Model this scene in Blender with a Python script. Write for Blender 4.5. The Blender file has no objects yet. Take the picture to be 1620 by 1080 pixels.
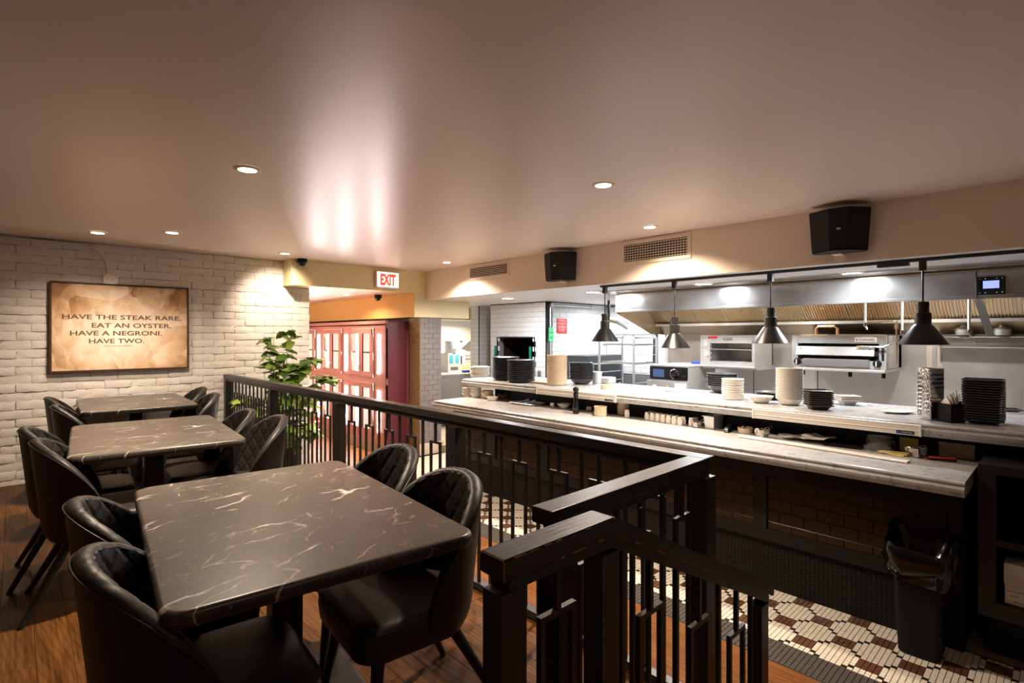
import bpy, bmesh, math, random
from mathutils import Matrix, Vector
random.seed(7)
PI = math.pi
SC = bpy.context.scene
COL = SC.collection
# ---------------------------------------------------------------- camera
F_PX, YH, CXP = 836.0, 531.0, 810.0
YAW = math.atan(785 / 836)            # camera heading, clockwise from +Y
SN, CS = math.sin(YAW), math.cos(YAW)
EYE = 1.37
cam = bpy.data.cameras.new('camera'); cam_o = bpy.data.objects.new('camera', cam); COL.objects.link(cam_o)
cam.sensor_width = 36; cam.lens = 36 * F_PX / 1620; cam.shift_y = -(540 - YH) / 1620
cam.clip_start = 0.02
cam_o.location = (0, 0, EYE); cam_o.rotation_euler = (PI / 2, 0, -YAW)
SC.camera = cam_o
# ---------------------------------------------------------------- view, world
SC.view_settings.view_transform = 'Standard'; SC.view_settings.look = 'None'
SC.view_settings.gamma = 1; SC.view_settings.use_curve_mapping = False
SC.view_settings.exposure = 0.36
w = bpy.data.worlds.new('world'); SC.world = w; w.use_nodes = True
w.node_tree.nodes['Background'].inputs[0].default_value = (1.0, 0.86, 0.72, 1)
w.node_tree.nodes['Background'].inputs[1].default_value = 0.012
SC.cycles.max_bounces = 8; SC.cycles.diffuse_bounces = 5; SC.cycles.glossy_bounces = 4
SC.cycles.transmission_bounces = 6; SC.cycles.transparent_max_bounces = 8
SC.cycles.sample_clamp_indirect = 4.0; SC.cycles.caustics_reflective = False; SC.cycles.caustics_refractive = False
WARM = (1.0, 0.79, 0.60); COOL = (0.91, 0.955, 1.0)
def area(name, loc, power, size, color, spread=170, rot=(0, 0, 0), shape='DISK', sy=None):
    l = bpy.data.lights.new(name, 'AREA'); l.energy = power; l.size = size; l.color = color
    l.shape = shape; l.spread = math.radians(spread)
    if sy: l.size_y = sy
    o = bpy.data.objects.new(name, l); o.location = loc; o.rotation_euler = rot; COL.objects.link(o); return o
def spot(name, loc, power, radius, color, size, rot=(0, 0, 0), blend=1.0):
    l = bpy.data.lights.new(name, 'SPOT'); l.energy = power; l.shadow_soft_size = radius; l.color = color
    l.spot_size = math.radians(size); l.spot_blend = blend
    o = bpy.data.objects.new(name, l); o.location = loc; o.rotation_euler = rot; COL.objects.link(o); return o
P_DINE, P_KITCH = 78, 25
# downlights: (x, y, power factor)
DINE = [(0.93, 3.12, 1.0), (2.60, 1.96, .8), (3.89, 2.45, 1.15), (0.53, 5.94, 0.30), (1.01, 5.48, 0.55), (3.91, 5.35, 1.15), (2.18, 6.01, 1.0)]
for i, (x, y, k) in enumerate(DINE[:6]):
    spot('downlight_lamp', (x, y, 2.268), P_DINE * k * 4, 0.045, WARM, 140)
spot('downlight_lamp', (2.18, 6.01, 2.262), 78, 0.03, WARM, 84, (math.radians(46), 0, math.radians(-12)))
spot('downlight_lamp', (0.6, -0.6, 2.268), 20, 0.045, WARM, 140)
KIT = [(4.915, 5.32), (4.945, 3.88), (4.965, 2.52), (5.02, 1.25)]
for x, y in KIT:
    area('kitchen_lamp', (x, y, 1.872), P_KITCH, 0.15, COOL, 180)
for hy in (3.1, 2.0, 0.9):
    area('unseen_hood_lamp', (5.72, hy, 1.845), 13, 0.10, (1.0, .92, .82), 180)  # unseen lamps behind the hood lip, added to brighten the back wall
area('hall_lamp', (3.55, 7.35, 1.965), 20, 0.09, WARM, 150)
area('hall_lamp', (3.0, 8.6, 1.965), 20, 0.09, WARM, 150)
area('prep_room_lamp', (6.35, 8.0, 1.64), 40, 0.16, (1.0, 0.86, 0.7), 170)
area('bay_lamp', (6.7, 4.75, 1.865), 26, 0.3, COOL, 170)
# ---------------------------------------------------------------- pixel <-> place (on known planes)
def ray(px, py):
    u = (px - CXP) / F_PX
    return SN + u * CS, CS - u * SN, (YH - py) / F_PX
def on_z(px, py, z):
    r = ray(px, py); t = (z - EYE) / r[2]; return (r[0] * t, r[1] * t, z)
def on_x(px, py, X):
    r = ray(px, py); t = X / r[0]; return (X, r[1] * t, EYE + r[2] * t)
def on_y(px, py, Y):
    r = ray(px, py); t = Y / r[1]; return (r[0] * t, Y, EYE + r[2] * t)
def depth(x, y): return x * SN + y * CS
# ---------------------------------------------------------------- materials
class NT:
    def __init__(s, name):
        s.m = bpy.data.materials.new(name); s.m.use_nodes = True; s.t = s.m.node_tree
        s.b = s.t.nodes['Principled BSDF']
    def n(s, kind, **kw):
        nd = s.t.nodes.new(kind)
        for k, v in kw.items():
            if k.startswith('i_'):
                nd.inputs[k[2:].replace('_', ' ')].default_value = v
            else: setattr(nd, k, v)
        return nd
    def l(s, a, b): s.t.links.new(a, b)
    def set(s, **kw):
        for k, v in kw.items():
            k = k.replace('_', ' ')
            if k in ('Base Color', 'Emission Color') and len(v) == 3: v = (*v, 1)
            s.b.inputs[k].default_value = v
        return s
    def coords(s, scale=(1, 1, 1), kind='Object', rnd=False):
        tc = s.n('ShaderNodeTexCoord'); mp = s.n('ShaderNodeMapping'); mp.inputs['Scale'].default_value = scale
        src = tc.outputs[kind]
        if kind == 'World':
            pass
        s.l(src, mp.inputs['Vector'])
        if rnd:
            oi = s.n('ShaderNodeObjectInfo'); mu = s.n('ShaderNodeMath', operation='MULTIPLY'); mu.inputs[1].default_value = 37
            s.l(oi.outputs['Random'], mu.inputs[0]); s.l(mu.outputs[0], mp.inputs['Location'])
        return mp.outputs[0]
    def noise(s, vec, scale, detail=4, rough=.5, dist=0):
        nd = s.n('ShaderNodeTexNoise'); nd.inputs['Scale'].default_value = scale; nd.inputs['Detail'].default_value = detail
        nd.inputs['Roughness'].default_value = rough; nd.inputs['Distortion'].default_value = dist
        s.l(vec, nd.inputs['Vector']); return nd.outputs['Fac']
    def ramp(s, fac, stops):
        r = s.n('ShaderNodeValToRGB'); e = r.color_ramp.elements
        while len(e) < len(stops): e.new(.5)
        for el, (p, c) in zip(e, stops):
            el.position = p; el.color = (*c, 1) if not isinstance(c, (int, float)) else (c, c, c, 1)
        s.l(fac, r.inputs[0]); return r.outputs[0]
    def mix(s, fac, a, b, mode='MIX'):
        m = s.n('ShaderNodeMix', data_type='RGBA', blend_type=mode)
        for sock, v in ((m.inputs[0], fac), (m.inputs[6], a), (m.inputs[7], b)):
            if isinstance(v, (int, float)): sock.default_value = v
            elif isinstance(v, tuple): sock.default_value = (*v, 1)
            else: s.l(v, sock)
        return m.outputs[2]
    def bump(s, h, strength=.3, dist=.01):
        b = s.n('ShaderNodeBump'); b.inputs['Strength'].default_value = strength; b.inputs['Distance'].default_value = dist
        s.l(h, b.inputs['Height']); s.l(b.outputs[0], s.b.inputs['Normal'])
    def col(s, c): s.l(c, s.b.inputs['Base Color'])
    def rgh(s, c): s.l(c, s.b.inputs['Roughness'])
def plain(name, c, r=.5, metal=0, bump=0, bscale=60, spec=.5, var=0):
    k = NT(name); k.set(Base_Color=c, Roughness=r, Metallic=metal); k.b.inputs['Specular IOR Level'].default_value = spec
    if bump or var:
        v = k.coords(); h = k.noise(v, bscale, 3)
        if bump: k.bump(h, bump, .004)
        if var:
            h2 = k.noise(v, bscale * .15, 3)
            k.col(k.mix(h2, tuple(x * (1 - var) for x in c), tuple(min(1, x * (1 + var)) for x in c)))
    return k.m
def emit(name, c, s, base=(0.8, 0.8, 0.8)):
    k = NT(name); k.set(Base_Color=base, Emission_Color=c, Emission_Strength=s, Roughness=.4); return k.m
M = {}
M['ceil'] = NT('ceiling_paint'); k = M['ceil']; k.set(Base_Color=(.80, .70, .63), Roughness=.33)
v = k.coords(); k.bump(k.noise(v, 7, 3), .06, .02); k.b.inputs['Specular IOR Level'].default_value = .55; M['ceil'] = k.m
M['kceil'] = plain('white_ceiling_paint', (.8, .8, .8), .45)
M['cream'] = plain('cream_paint', (.80, .69, .58), .55, bump=.05, bscale=40)
M['green_cream'] = plain('pale_green_cream_paint', (.74, .64, .38), .55, bump=.05, bscale=40)
M['yellow'] = plain('yellow_paint', (.68, .42, .12), .5, bump=.05, bscale=40)
M['dark_wall'] = plain('dim_wall_paint', (.58, .50, .43), .7)
k = NT('painted_brick'); v = k.coords((1, 1, 1), rnd=True)
n1 = k.noise(v, 9, 5, .6); n2 = k.noise(v, 60, 3)
k.col(k.ramp(n1, [(0, (.66, .62, .57)), (1, (.80, .77, .73))])); k.set(Roughness=.6)
k.bump(k.mix(.35, n1, n2), .5, .012); M['brick'] = k.m
k = NT('painted_mortar'); v = k.coords(); n1 = k.noise(v, 22, 5, .6)
k.col(k.ramp(n1, [(.2, (.36, .33, .29)), (.8, (.66, .62, .58))])); k.set(Roughness=.75); k.bump(n1, .6, .012); M['mortar'] = k.m
def wood(name, dark, mid, light, rough=.35, axis=1):
    k = NT(name); sc = [9, 9, 9]; sc[axis] = .9
    v = k.coords(tuple(sc), rnd=True); g = k.noise(v, 2.2, 6, .6, 1.2)
    sc2 = [70, 70, 70]; sc2[axis] = 2.0
    v2 = k.coords(tuple(sc2), rnd=True); g2 = k.noise(v2, 1.5, 3)
    c = k.ramp(g, [(.25, dark), (.5, mid), (.75, light)])
    c = k.mix(.45, c, k.ramp(g2, [(.32, dark), (.68, light)]), 'MIX')
    rv = k.n('ShaderNodeTexWave', wave_type='RINGS', rings_direction='Z'); rv.inputs['Scale'].default_value = 2.6; rv.inputs['Distortion'].default_value = 5; rv.inputs['Detail'].default_value = 3; rv.inputs['Detail Scale'].default_value = 1.2
    k.l(k.coords(tuple(1.0 if i == axis else 7.0 for i in range(3)), rnd=True), rv.inputs['Vector']); c = k.mix(k.ramp(rv.outputs['Fac'], [(.55, 0.0), (1, .30)]), c, tuple(x * .55 for x in dark))
    oi = k.n('ShaderNodeObjectInfo'); hv = k.n('ShaderNodeHueSaturation')
    mr = k.n('ShaderNodeMapRange'); mr.inputs[3].default_value = .84; mr.inputs[4].default_value = 1.14
    k.l(oi.outputs['Random'], mr.inputs[0]); k.l(mr.outputs[0], hv.inputs['Value']); k.l(c, hv.inputs['Color'])
    k.col(hv.outputs[0]); k.b.inputs['Specular IOR Level'].default_value = .13; k.set(Roughness=rough + .1); k.bump(g2, .12, .003); return k.m
M['plank'] = wood('oak_floor', (.030, .011, .0025), (.098, .038, .0085), (.185, .080, .021))
M['plank2'] = wood('orange_oak_floor', (.085, .030, .008), (.18, .070, .019), (.28, .122, .037))
M['gap'] = plain('dark_joint', (.02, .012, .008), .9)
k = NT('black_stained_wood'); v = k.coords((60, 3, 60)); g = k.noise(v, 2, 4); k.col(k.ramp(g, [(.35, (.008, .007, .0065)), (.75, (.026, .021, .018))]))
k.set(Roughness=.36); k.bump(g, .35, .003); M['rail'] = k.m
k = NT('black_stained_wood_cross'); v = k.coords((3, 60, 60)); g = k.noise(v, 2, 4); k.col(k.ramp(g, [(.35, (.008, .007, .0065)), (.75, (.026, .021, .018))]))
k.set(Roughness=.36); k.bump(g, .35, .003); M['railx'] = k.m
M['worn'] = plain('worn_bare_wood', (.20, .075, .025), .5)
M['steel_black'] = plain('black_painted_steel', (.012, .011, .0105), .38)
M['leather'] = plain('black_leather', (.014, .0125, .0115), .46, bump=.12, bscale=260, spec=.38)
M['leather_seat'] = plain('black_leather_seat', (.024, .020, .017), .44, bump=.10, bscale=260)
M['black_leg'] = plain('black_lacquer', (.010, .009, .009), .4)
M['black_plastic'] = plain('black_plastic', (.007, .007, .007), .55, spec=.2)
M['black_gloss'] = plain('black_gloss', (.008, .008, .009), .12)
# dark marble table top
k = NT('dark_marble'); v = k.coords()
def veins(k, vec, scale, width, dens, seedoff, dist=.6, ang=.5):
    mp = k.n('ShaderNodeMapping'); mp.inputs['Location'].default_value = seedoff; mp.inputs['Rotation'].default_value = (0, 0, ang); k.l(vec, mp.inputs['Vector'])
    nz = k.n('ShaderNodeTexNoise'); nz.inputs['Scale'].default_value = scale * 1.3; nz.inputs['Detail'].default_value = 5; k.l(mp.outputs[0], nz.inputs['Vector'])
    sc = k.n('ShaderNodeVectorMath', operation='SCALE'); sc.inputs['Scale'].default_value = dist; k.l(nz.outputs['Color'], sc.inputs[0])
    ad = k.n('ShaderNodeVectorMath', operation='ADD'); k.l(mp.outputs[0], ad.inputs[0]); k.l(sc.outputs[0], ad.inputs[1])
    st = k.n('ShaderNodeMapping'); st.inputs['Scale'].default_value = (1, .28, 1); k.l(ad.outputs[0], st.inputs['Vector'])
    vo = k.n('ShaderNodeTexVoronoi', feature='DISTANCE_TO_EDGE'); vo.inputs['Scale'].default_value = scale; k.l(st.outputs[0], vo.inputs['Vector'])
    line = k.ramp(vo.outputs['Distance'], [(0, 1.0), (width, 0.0)])
    msk = k.ramp(k.noise(mp.outputs[0], scale * .9, 3, .6), [(dens, 0.0), (dens + .12, 1.0)])
    mu = k.mix(1.0, line, msk, 'MULTIPLY'); return mu
n1 = k.noise(v, 5, 6, .65); base = k.ramp(n1, [(.3, (.030, .0255, .022)), (.7, (.060, .051, .044))])
sp = k.noise(v, 190, 2); base = k.mix(k.ramp(sp, [(.50, 0.0), (.72, .42)]), base, (.15, .13, .11))
c = k.mix(veins(k, v, 7, .020, .50, (3, 1, 0), .10, .9), base, (.58, .49, .39))
c = k.mix(veins(k, v, 12, .018, .52, (7, 4, 0), .10, .4), c, (.33, .25, .17))
c = k.mix(veins(k, v, 4.0, .024, .51, (1, 9, 0), .14, 1.3), c, (.85, .79, .72))
k.col(c); k.set(Roughness=.32); k.b.inputs['Specular IOR Level'].default_value = .4; k.bump(sp, .04, .002); M['dmarble'] = k.m
# white marble
k = NT('white_marble'); v = k.coords(); n1 = k.noise(v, 3.2, 6, .65, .8)
c = k.ramp(n1, [(.28, (.32, .32, .325)), (.55, (.40, .40, .405)), (.8, (.46, .46, .465))])
n2 = k.noise(v, 24, 6, .75, .6); c = k.mix(k.ramp(n2, [(.54, 0.0), (.66, .85)]), c, (.14, .135, .13))
c = k.mix(k.ramp(k.noise(v, 6, 3, .6), [(.45, .0), (.75, .25)]), c, (.28, .265, .25))
k.col(c); k.set(Roughness=.22); M['wmarble'] = k.m
k = NT('brushed_steel'); v = k.coords((1.2, 60, 1.2)); g = k.noise(v, 3, 3); g2 = k.noise(k.coords(), 2.5, 5, .6)
k.set(Metallic=.72); k.col(k.ramp(g2, [(.3, (.60, .58, .56)), (.7, (.76, .74, .72))])); k.rgh(k.ramp(g2, [(.3, .28), (.7, .42)])); k.bump(g, .05, .002); M['steel'] = k.m
k = NT('warm_tinted_steel'); g2 = k.noise(k.coords(), 2.2, 5, .6)
k.set(Metallic=.8); k.col(k.ramp(g2, [(.3, (.46, .34, .21)), (.7, (.62, .52, .40))])); k.set(Roughness=.32); M['steel_warm'] = k.m  # brown-gold reflections inside the hood put into the steel colour
M['chrome'] = plain('polished_steel', (.66, .64, .62), .2, 1)
M['alu'] = plain('aluminium', (.72, .73, .74), .38, .85)
M['dark_cavity'] = plain('dark_cavity', (.012, .010, .008), .7)
M['steel_brown'] = plain('dark_brown_steel', (.05, .035, .022), .5, .6)
M['copper'] = plain('heat_tinted_steel', (.46, .31, .19), .4, .9)
M['wtile'] = plain('white_glazed_tile', (.80, .80, .79), .18)
M['wgrout'] = plain('grey_grout', (.20, .19, .185), .8)
M['gtile'] = plain('taupe_glazed_tile', (.155, .132, .126), .45)
M['ggrout'] = plain('light_grout', (.24, .21, .20), .8); M['ctile'] = plain('tan_brown_tile', (.20, .125, .055), .35)
M['btile'] = plain('brown_glazed_tile', (.020, .0115, .0065), .24, var=.12)
M['bgrout'] = plain('brown_grout', (.045, .028, .017), .7)
M['ftile'] = plain('beige_floor_tile', (.55, .45, .36), .42, var=.06)
M['fgrout'] = plain('floor_grout', (.25, .20, .16), .85)
M['mw'] = plain('cream_mosaic', (.64, .60, .52), .35); M['mb'] = plain('brown_mosaic', (.085, .036, .018), .35)
M['mk'] = plain('black_mosaic', (.015, .013, .012), .35); M['mg'] = plain('charcoal_mosaic', (.062, .054, .048), .4); M['mgp'] = plain('dark_plinth_mosaic', (.011, .009, .008), .75, spec=.2); M['mgrout'] = plain('dark_grout', (.05, .04, .03), .9); M['pgrout'] = plain('plinth_grout', (.018, .014, .012), .9, spec=.2); M['black_matte'] = plain('black_matt_paint', (.0085, .0075, .007), .6, spec=.25)
M['maroon'] = plain('brick_red_lacquer', (.25, .085, .062), .45); M['maroon2'] = plain('wine_red_panel', (.10, .016, .024), .42)
M['maroon_d'] = plain('dark_red_recess', (.13, .03, .025), .5)
M['ceramic'] = plain('white_ceramic', (.80, .76, .70), .2); M['ceramic_b'] = plain('beige_ceramic', (.66, .55, .40), .25)
M['ceramic_d'] = plain('charcoal_ceramic', (.060, .066, .074), .20); M['ceramic_k'] = plain('black_matt_ceramic', (.045, .043, .042), .3)
M['amber'] = plain('amber_glaze', (.25, .06, .015), .15); M['white_plastic'] = plain('white_plastic', (.82, .80, .76), .4)
M['white_metal'] = plain('white_enamel', (.78, .74, .68), .35); M['paper'] = plain('white_paper', (.85, .82, .78), .7)
M['blue'] = plain('blue_plastic', (.02, .08, .42), .4); M['bluecloth'] = plain('blue_cloth', (.17, .26, .36), .9)
M['yellowpad'] = plain('yellow_paper', (.70, .62, .16), .7); M['woodlight'] = plain('pale_wood', (.62, .45, .26), .6)
M['card'] = plain('brown_cardboard', (.42, .32, .22), .8); M['cardw'] = plain('pale_cardboard', (.72, .66, .60), .8)
M['red'] = plain('red_sign', (.72, .015, .02), .4); M['greentag'] = plain('green_tag', (.10, .72, .30), .5)
M['green_d'] = plain('green_handle', (.0, .20, .12), .4); M['honey'] = plain('amber_liquid', (.75, .33, .04), .2)
M['redplastic'] = plain('red_plastic', (.5, .03, .02), .35); M['cyanprint'] = plain('cyan_print', (.08, .42, .60), .5)
k = NT('clear_glass'); k.set(Base_Color=(1, 1, 1), Roughness=.02, Transmission_Weight=1.0, IOR=1.05); M['glass'] = k.m
k = NT('hood_steel'); g = k.noise(k.coords((2, 50, 2)), 3, 3); g2 = k.noise(k.coords(), 3, 5, .6); k.set(Metallic=.88); k.col(k.ramp(g2, [(.3, (.50, .49, .48)), (.7, (.66, .65, .64))])); k.rgh(k.ramp(g2, [(.3, .15), (.7, .24)])); k.bump(g, .06, .002); M['steel_hood'] = k.m
k = NT('clear_plastic'); k.set(Base_Color=(.9, .88, .85), Roughness=.15, Transmission_Weight=.85, IOR=1.15); M['clear'] = k.m
M['lens'] = emit('lamp_lens', (1, .80, .55), 14); M['klens'] = emit('kitchen_lamp_lens', (.95, .97, 1), 30)
M['led_in'] = emit('inner_led_strip', (1, .86, .80), 26); M['led'] = emit('led_strip', (1, .84, .82), 105); M['caseback'] = emit('glowing_case_back', (1, .80, .68), .55, (.8, .7, .6))  # case back glow stands in for LED light falling on it
M['exitlit'] = emit('lit_sign_face', (1, .95, .84), 1.2); M['exitred'] = emit('lit_red_letter', (1, .085, .025), .75, (.6, .03, .02))
M['lcd'] = emit('lit_screen', (.30, .36, 1), 1.2, (.02, .02, .05)); M['lcd2'] = emit('blue_screen', (.06, .11, .30), .55, (.02, .03, .06))
M['trimwhite'] = plain('white_trim', (.72, .64, .55), .5); M['white_panel'] = plain('white_painted_metal', (.80, .74, .67), .5)
M['brownframe'] = plain('dark_walnut', (.075, .04, .022), .4); M['ink'] = plain('dark_brown_ink', (.14, .085, .05), .7); M['inkgrey'] = plain('dark_ink', (.03, .03, .03), .6)
M['white_ink'] = plain('white_ink', (.85, .82, .80), .6); M['base_brown'] = plain('brown_baseboard', (.16, .10, .06), .5)
M['stem'] = plain('green_stem', (.22, .26, .07), .5)
k = NT('ivy_leaf'); oi = k.n('ShaderNodeObjectInfo'); k.col(k.ramp(oi.outputs['Random'], [(0, (.045, .115, .018)), (.5, (.15, .27, .035)), (1, (.34, .46, .07))])); k.set(Roughness=.35); M['leaf'] = k.m
# crumpled kraft paper print
k = NT('crumpled_paper_print'); v = k.coords()
def fold(sc, off, rot):
    mp = k.n('ShaderNodeMapping'); mp.inputs['Location'].default_value = off; mp.inputs['Rotation'].default_value = rot; mp.inputs['Scale'].default_value = (1, 1, .8); k.l(v, mp.inputs['Vector'])
    nz = k.n('ShaderNodeTexNoise'); nz.inputs['Scale'].default_value = sc * .8; nz.inputs['Detail'].default_value = 2; k.l(mp.outputs[0], nz.inputs['Vector'])
    s2 = k.n('ShaderNodeVectorMath', operation='SCALE'); s2.inputs['Scale'].default_value = .07; k.l(nz.outputs['Color'], s2.inputs[0])
    ad = k.n('ShaderNodeVectorMath', operation='ADD'); k.l(mp.outputs[0], ad.inputs[0]); k.l(s2.outputs[0], ad.inputs[1])
    vo = k.n('ShaderNodeTexVoronoi', feature='SMOOTH_F1'); vo.inputs['Scale'].default_value = sc; vo.inputs['Smoothness'].default_value = .12; k.l(ad.outputs[0], vo.inputs['Vector']); 
    return vo, ad.outputs[0]
def facet(vo_, gain):
    vo, vec_ = vo_
    sb = k.n('ShaderNodeVectorMath', operation='SUBTRACT'); k.l(vec_, sb.inputs[0]); k.l(vo.outputs['Position'], sb.inputs[1])
    dr = k.n('ShaderNodeVectorMath', operation='SUBTRACT'); k.l(vo.outputs['Color'], dr.inputs[0]); dr.inputs[1].default_value = (.5, .5, .5)
    dt = k.n('ShaderNodeVectorMath', operation='DOT_PRODUCT'); k.l(sb.outputs[0], dt.inputs[0]); k.l(dr.outputs[0], dt.inputs[1])
    ma = k.n('ShaderNodeMath', operation='MULTIPLY_ADD'); ma.inputs[1].default_value = gain; ma.inputs[2].default_value = .5; k.l(dt.outputs['Value'], ma.inputs[0]); return ma.outputs[0]
va = fold(3.2, (1, 0, 2), (0, .5, 0)); vb = fold(6.5, (4, 0, 1), (0, -.6, 0))
for q in (va, vb): q[0].feature = 'F1'
vc = fold(12, (2, 0, 5), (0, 1.1, 0)); vc[0].feature = 'F1'
t1 = k.mix(.42, facet(va, 4.5), facet(vb, 7.5)); t1 = k.mix(.22, t1, facet(vc, 13)); t1 = k.mix(.22, t1, k.noise(v, 5, 6, .7))
sx = k.n('ShaderNodeSeparateXYZ'); k.l(v, sx.inputs[0])
t1 = k.mix(.22, t1, k.ramp(k.noise(v, 1.6, 2), [(.35, .1), (.65, .95)]))
sxz = k.n('ShaderNodeVectorMath', operation='LENGTH'); scv = k.n('ShaderNodeVectorMath', operation='MULTIPLY'); scv.inputs[1].default_value = (1.0, 0, 1.35); k.l(v, scv.inputs[0]); k.l(scv.outputs[0], sxz.inputs[0])
t1 = k.mix(.30, t1, k.ramp(sxz.outputs['Value'], [(.1, .85), (.75, .05)]))
k.col(k.ramp(t1, [(.25, (.17, .065, .022)), (.36, (.44, .23, .10)), (.45, (.70, .47, .28)), (.55, (.88, .70, .52)), (.68, (.96, .85, .72))])); k.set(Roughness=.6); M['poster'] = k.m
# ---------------------------------------------------------------- mesh helpers
ID = Matrix.Identity(4)
def T(x, y, z): return Matrix.Translation((x, y, z))
def R(a, ax='Z'): return Matrix.Rotation(a, 4, ax)
def box(bm, x0, y0, z0, x1, y1, z1, bev=0, seg=2, m=ID, mi=0):
    r = bmesh.ops.create_cube(bm, size=1)
    vs = r['verts']; c = Vector(((x0 + x1) / 2, (y0 + y1) / 2, (z0 + z1) / 2)); d = (abs(x1 - x0), abs(y1 - y0), abs(z1 - z0))
    for vv in vs: vv.co = Vector((vv.co.x * d[0], vv.co.y * d[1], vv.co.z * d[2])) + c
    fs = set(f for vv in vs for f in vv.link_faces)
    if bev:
        es = list(set(e for vv in vs for e in vv.link_edges))
        r2 = bmesh.ops.bevel(bm, geom=es, offset=bev, segments=seg, affect='EDGES', profile=.6)
        vs = list(set(vv for f in r2['faces'] for vv in f.verts) | set(vv for vv in vs if vv.is_valid)); fs = set(f for vv in vs for f in vv.link_faces)
    for f in fs: f.material_index = mi
    if m is not ID: bmesh.ops.transform(bm, matrix=m, verts=vs)
    return vs
def lathe(bm, prof, n=28, m=ID, close=True, mi=0, ell=(1, 1)):
    rings = []
    for r, z in prof:
        if r < 1e-6: rings.append([bm.verts.new(m @ Vector((0, 0, z)))])
        else: rings.append([bm.verts.new(m @ Vector((r * ell[0] * math.cos(2 * PI * i / n), r * ell[1] * math.sin(2 * PI * i / n), z))) for i in range(n)])
    for a, b in zip(rings, rings[1:]):
        for i in range(n):
            j = (i + 1) % n
            if len(a) == 1 and len(b) == 1: continue
            if len(a) == 1: f = bm.faces.new((a[0], b[j], b[i]))
            elif len(b) == 1: f = bm.faces.new((a[i], a[j], b[0]))
            else: f = bm.faces.new((a[i], a[j], b[j], b[i]))
            f.material_index = mi
    for rg, fl in ((rings[0], True), (rings[-1], False)):
        if close and len(rg) > 1:
            f = bm.faces.new(rg[::-1] if fl else rg); f.material_index = mi
def cyl(bm, x, y, z0, z1, r0, r1=None, n=20, m=ID, mi=0):
    lathe(bm, [(r0, z0), (r0 if r1 is None else r1, z1)], n, m @ T(x, y, 0), True, mi)
def tube(bm, pts, r, n=8, closed=False, mi=0):
    pts = [Vector(p) for p in pts]; L = len(pts); rings = []
    for i, p in enumerate(pts):
        if closed: d = (pts[(i + 1) % L] - pts[i - 1])
        else: d = pts[min(i + 1, L - 1)] - pts[max(i - 1, 0)]
        d = d.normalized() if d.length > 1e-9 else Vector((0, 0, 1))
        up = Vector((0, 0, 1)) if abs(d.z) < .95 else Vector((1, 0, 0))
        a = d.cross(up).normalized(); b = d.cross(a)
        rr = r[i] if isinstance(r, (list, tuple)) else r
        rings.append([bm.verts.new(p + rr * (math.cos(2 * PI * q / n) * a + math.sin(2 * PI * q / n) * b)) for q in range(n)])
    prs = list(zip(rings, rings[1:])) + ([(rings[-1], rings[0])] if closed else [])
    for A, B in prs:
        for q in range(n):
            f = bm.faces.new((A[q], A[(q + 1) % n], B[(q + 1) % n], B[q])); f.material_index = mi
    if not closed:
        bm.faces.new(rings[0][::-1]).material_index = mi; bm.faces.new(rings[-1]).material_index = mi
def prism(bm, poly, z0, z1, m=ID, mi=0, inset=0):
    a = [bm.verts.new(m @ Vector((x, y, z0))) for x, y in poly]; b = [bm.verts.new(m @ Vector((x, y, z1))) for x, y in poly]
    n = len(poly); fs = [bm.faces.new(a[::-1]), bm.faces.new(b)]
    for i in range(n): fs.append(bm.faces.new((a[i], a[(i + 1) % n], b[(i + 1) % n], b[i])))
    for f in fs: f.material_index = mi
def rrect(x0, y0, x1, y1, r, n=6):
    out = []
    for cx, cy, a0 in ((x1 - r, y1 - r, 0), (x0 + r, y1 - r, PI / 2), (x0 + r, y0 + r, PI), (x1 - r, y0 + r, 3 * PI / 2)):
        out += [(cx + r * math.cos(a0 + PI / 2 * i / n), cy + r * math.sin(a0 + PI / 2 * i / n)) for i in range(n + 1)]
    return out
def loft(bm, loops, cap=True, mi=0):
    rs = [[bm.verts.new(p) for p in lp] for lp in loops]; n = len(rs[0])
    for a, b in zip(rs, rs[1:]):
        for i in range(n):
            f = bm.faces.new((a[i], a[(i + 1) % n], b[(i + 1) % n], b[i])); f.material_index = mi
    if cap: bm.faces.new(rs[0][::-1]).material_index = mi; bm.faces.new(rs[-1]).material_index = mi
# orientation matrices: FX puts local z toward -X (faces the camera side), local x along -Y, local y up
FX = Matrix(((0, 0, -1, 0), (-1, 0, 0, 0), (0, 1, 0, 0), (0, 0, 0, 1)))
FY = Matrix(((1, 0, 0, 0), (0, 0, -1, 0), (0, 1, 0, 0), (0, 0, 0, 1)))   # local z toward -Y, local x along +X, local y up
def NB(): return bmesh.new()
def B(fn):
    bm = bmesh.new(); fn(bm); return bm
def obj(name, bm, mat, parent=None, loc=(0, 0, 0), rotz=0, smooth=True, kind=None):
    me = bpy.data.meshes.new(name)
    bmesh.ops.recalc_face_normals(bm, faces=bm.faces); bm.to_mesh(me); bm.free()
    for mm in (mat if isinstance(mat, (list, tuple)) else [mat]): me.materials.append(M[mm] if isinstance(mm, str) else mm)
    if smooth:
        me.polygons.foreach_set('use_smooth', [True] * len(me.polygons)); me.set_sharp_from_angle(angle=math.radians(38))
    o = bpy.data.objects.new(name, me); COL.objects.link(o)
    if smooth:
        wn = o.modifiers.new('weighted_normals', 'WEIGHTED_NORMAL'); wn.keep_sharp = True; wn.weight = 90
    if parent: o.parent = parent
    o.location = loc; o.rotation_euler = (0, 0, rotz)
    if kind: o['kind'] = kind
    return o
def inst(o, parent=None, loc=(0, 0, 0), rot=None):
    c = o.copy(); COL.objects.link(c); c.parent = parent; c.location = loc
    if rot is not None: c.rotation_euler = rot
    return c
def meshobj(name, me, parent, loc, rot=(0, 0, 0)):
    o = bpy.data.objects.new(name, me); COL.objects.link(o); o.parent = parent; o.location = loc; o.rotation_euler = rot; return o
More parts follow.
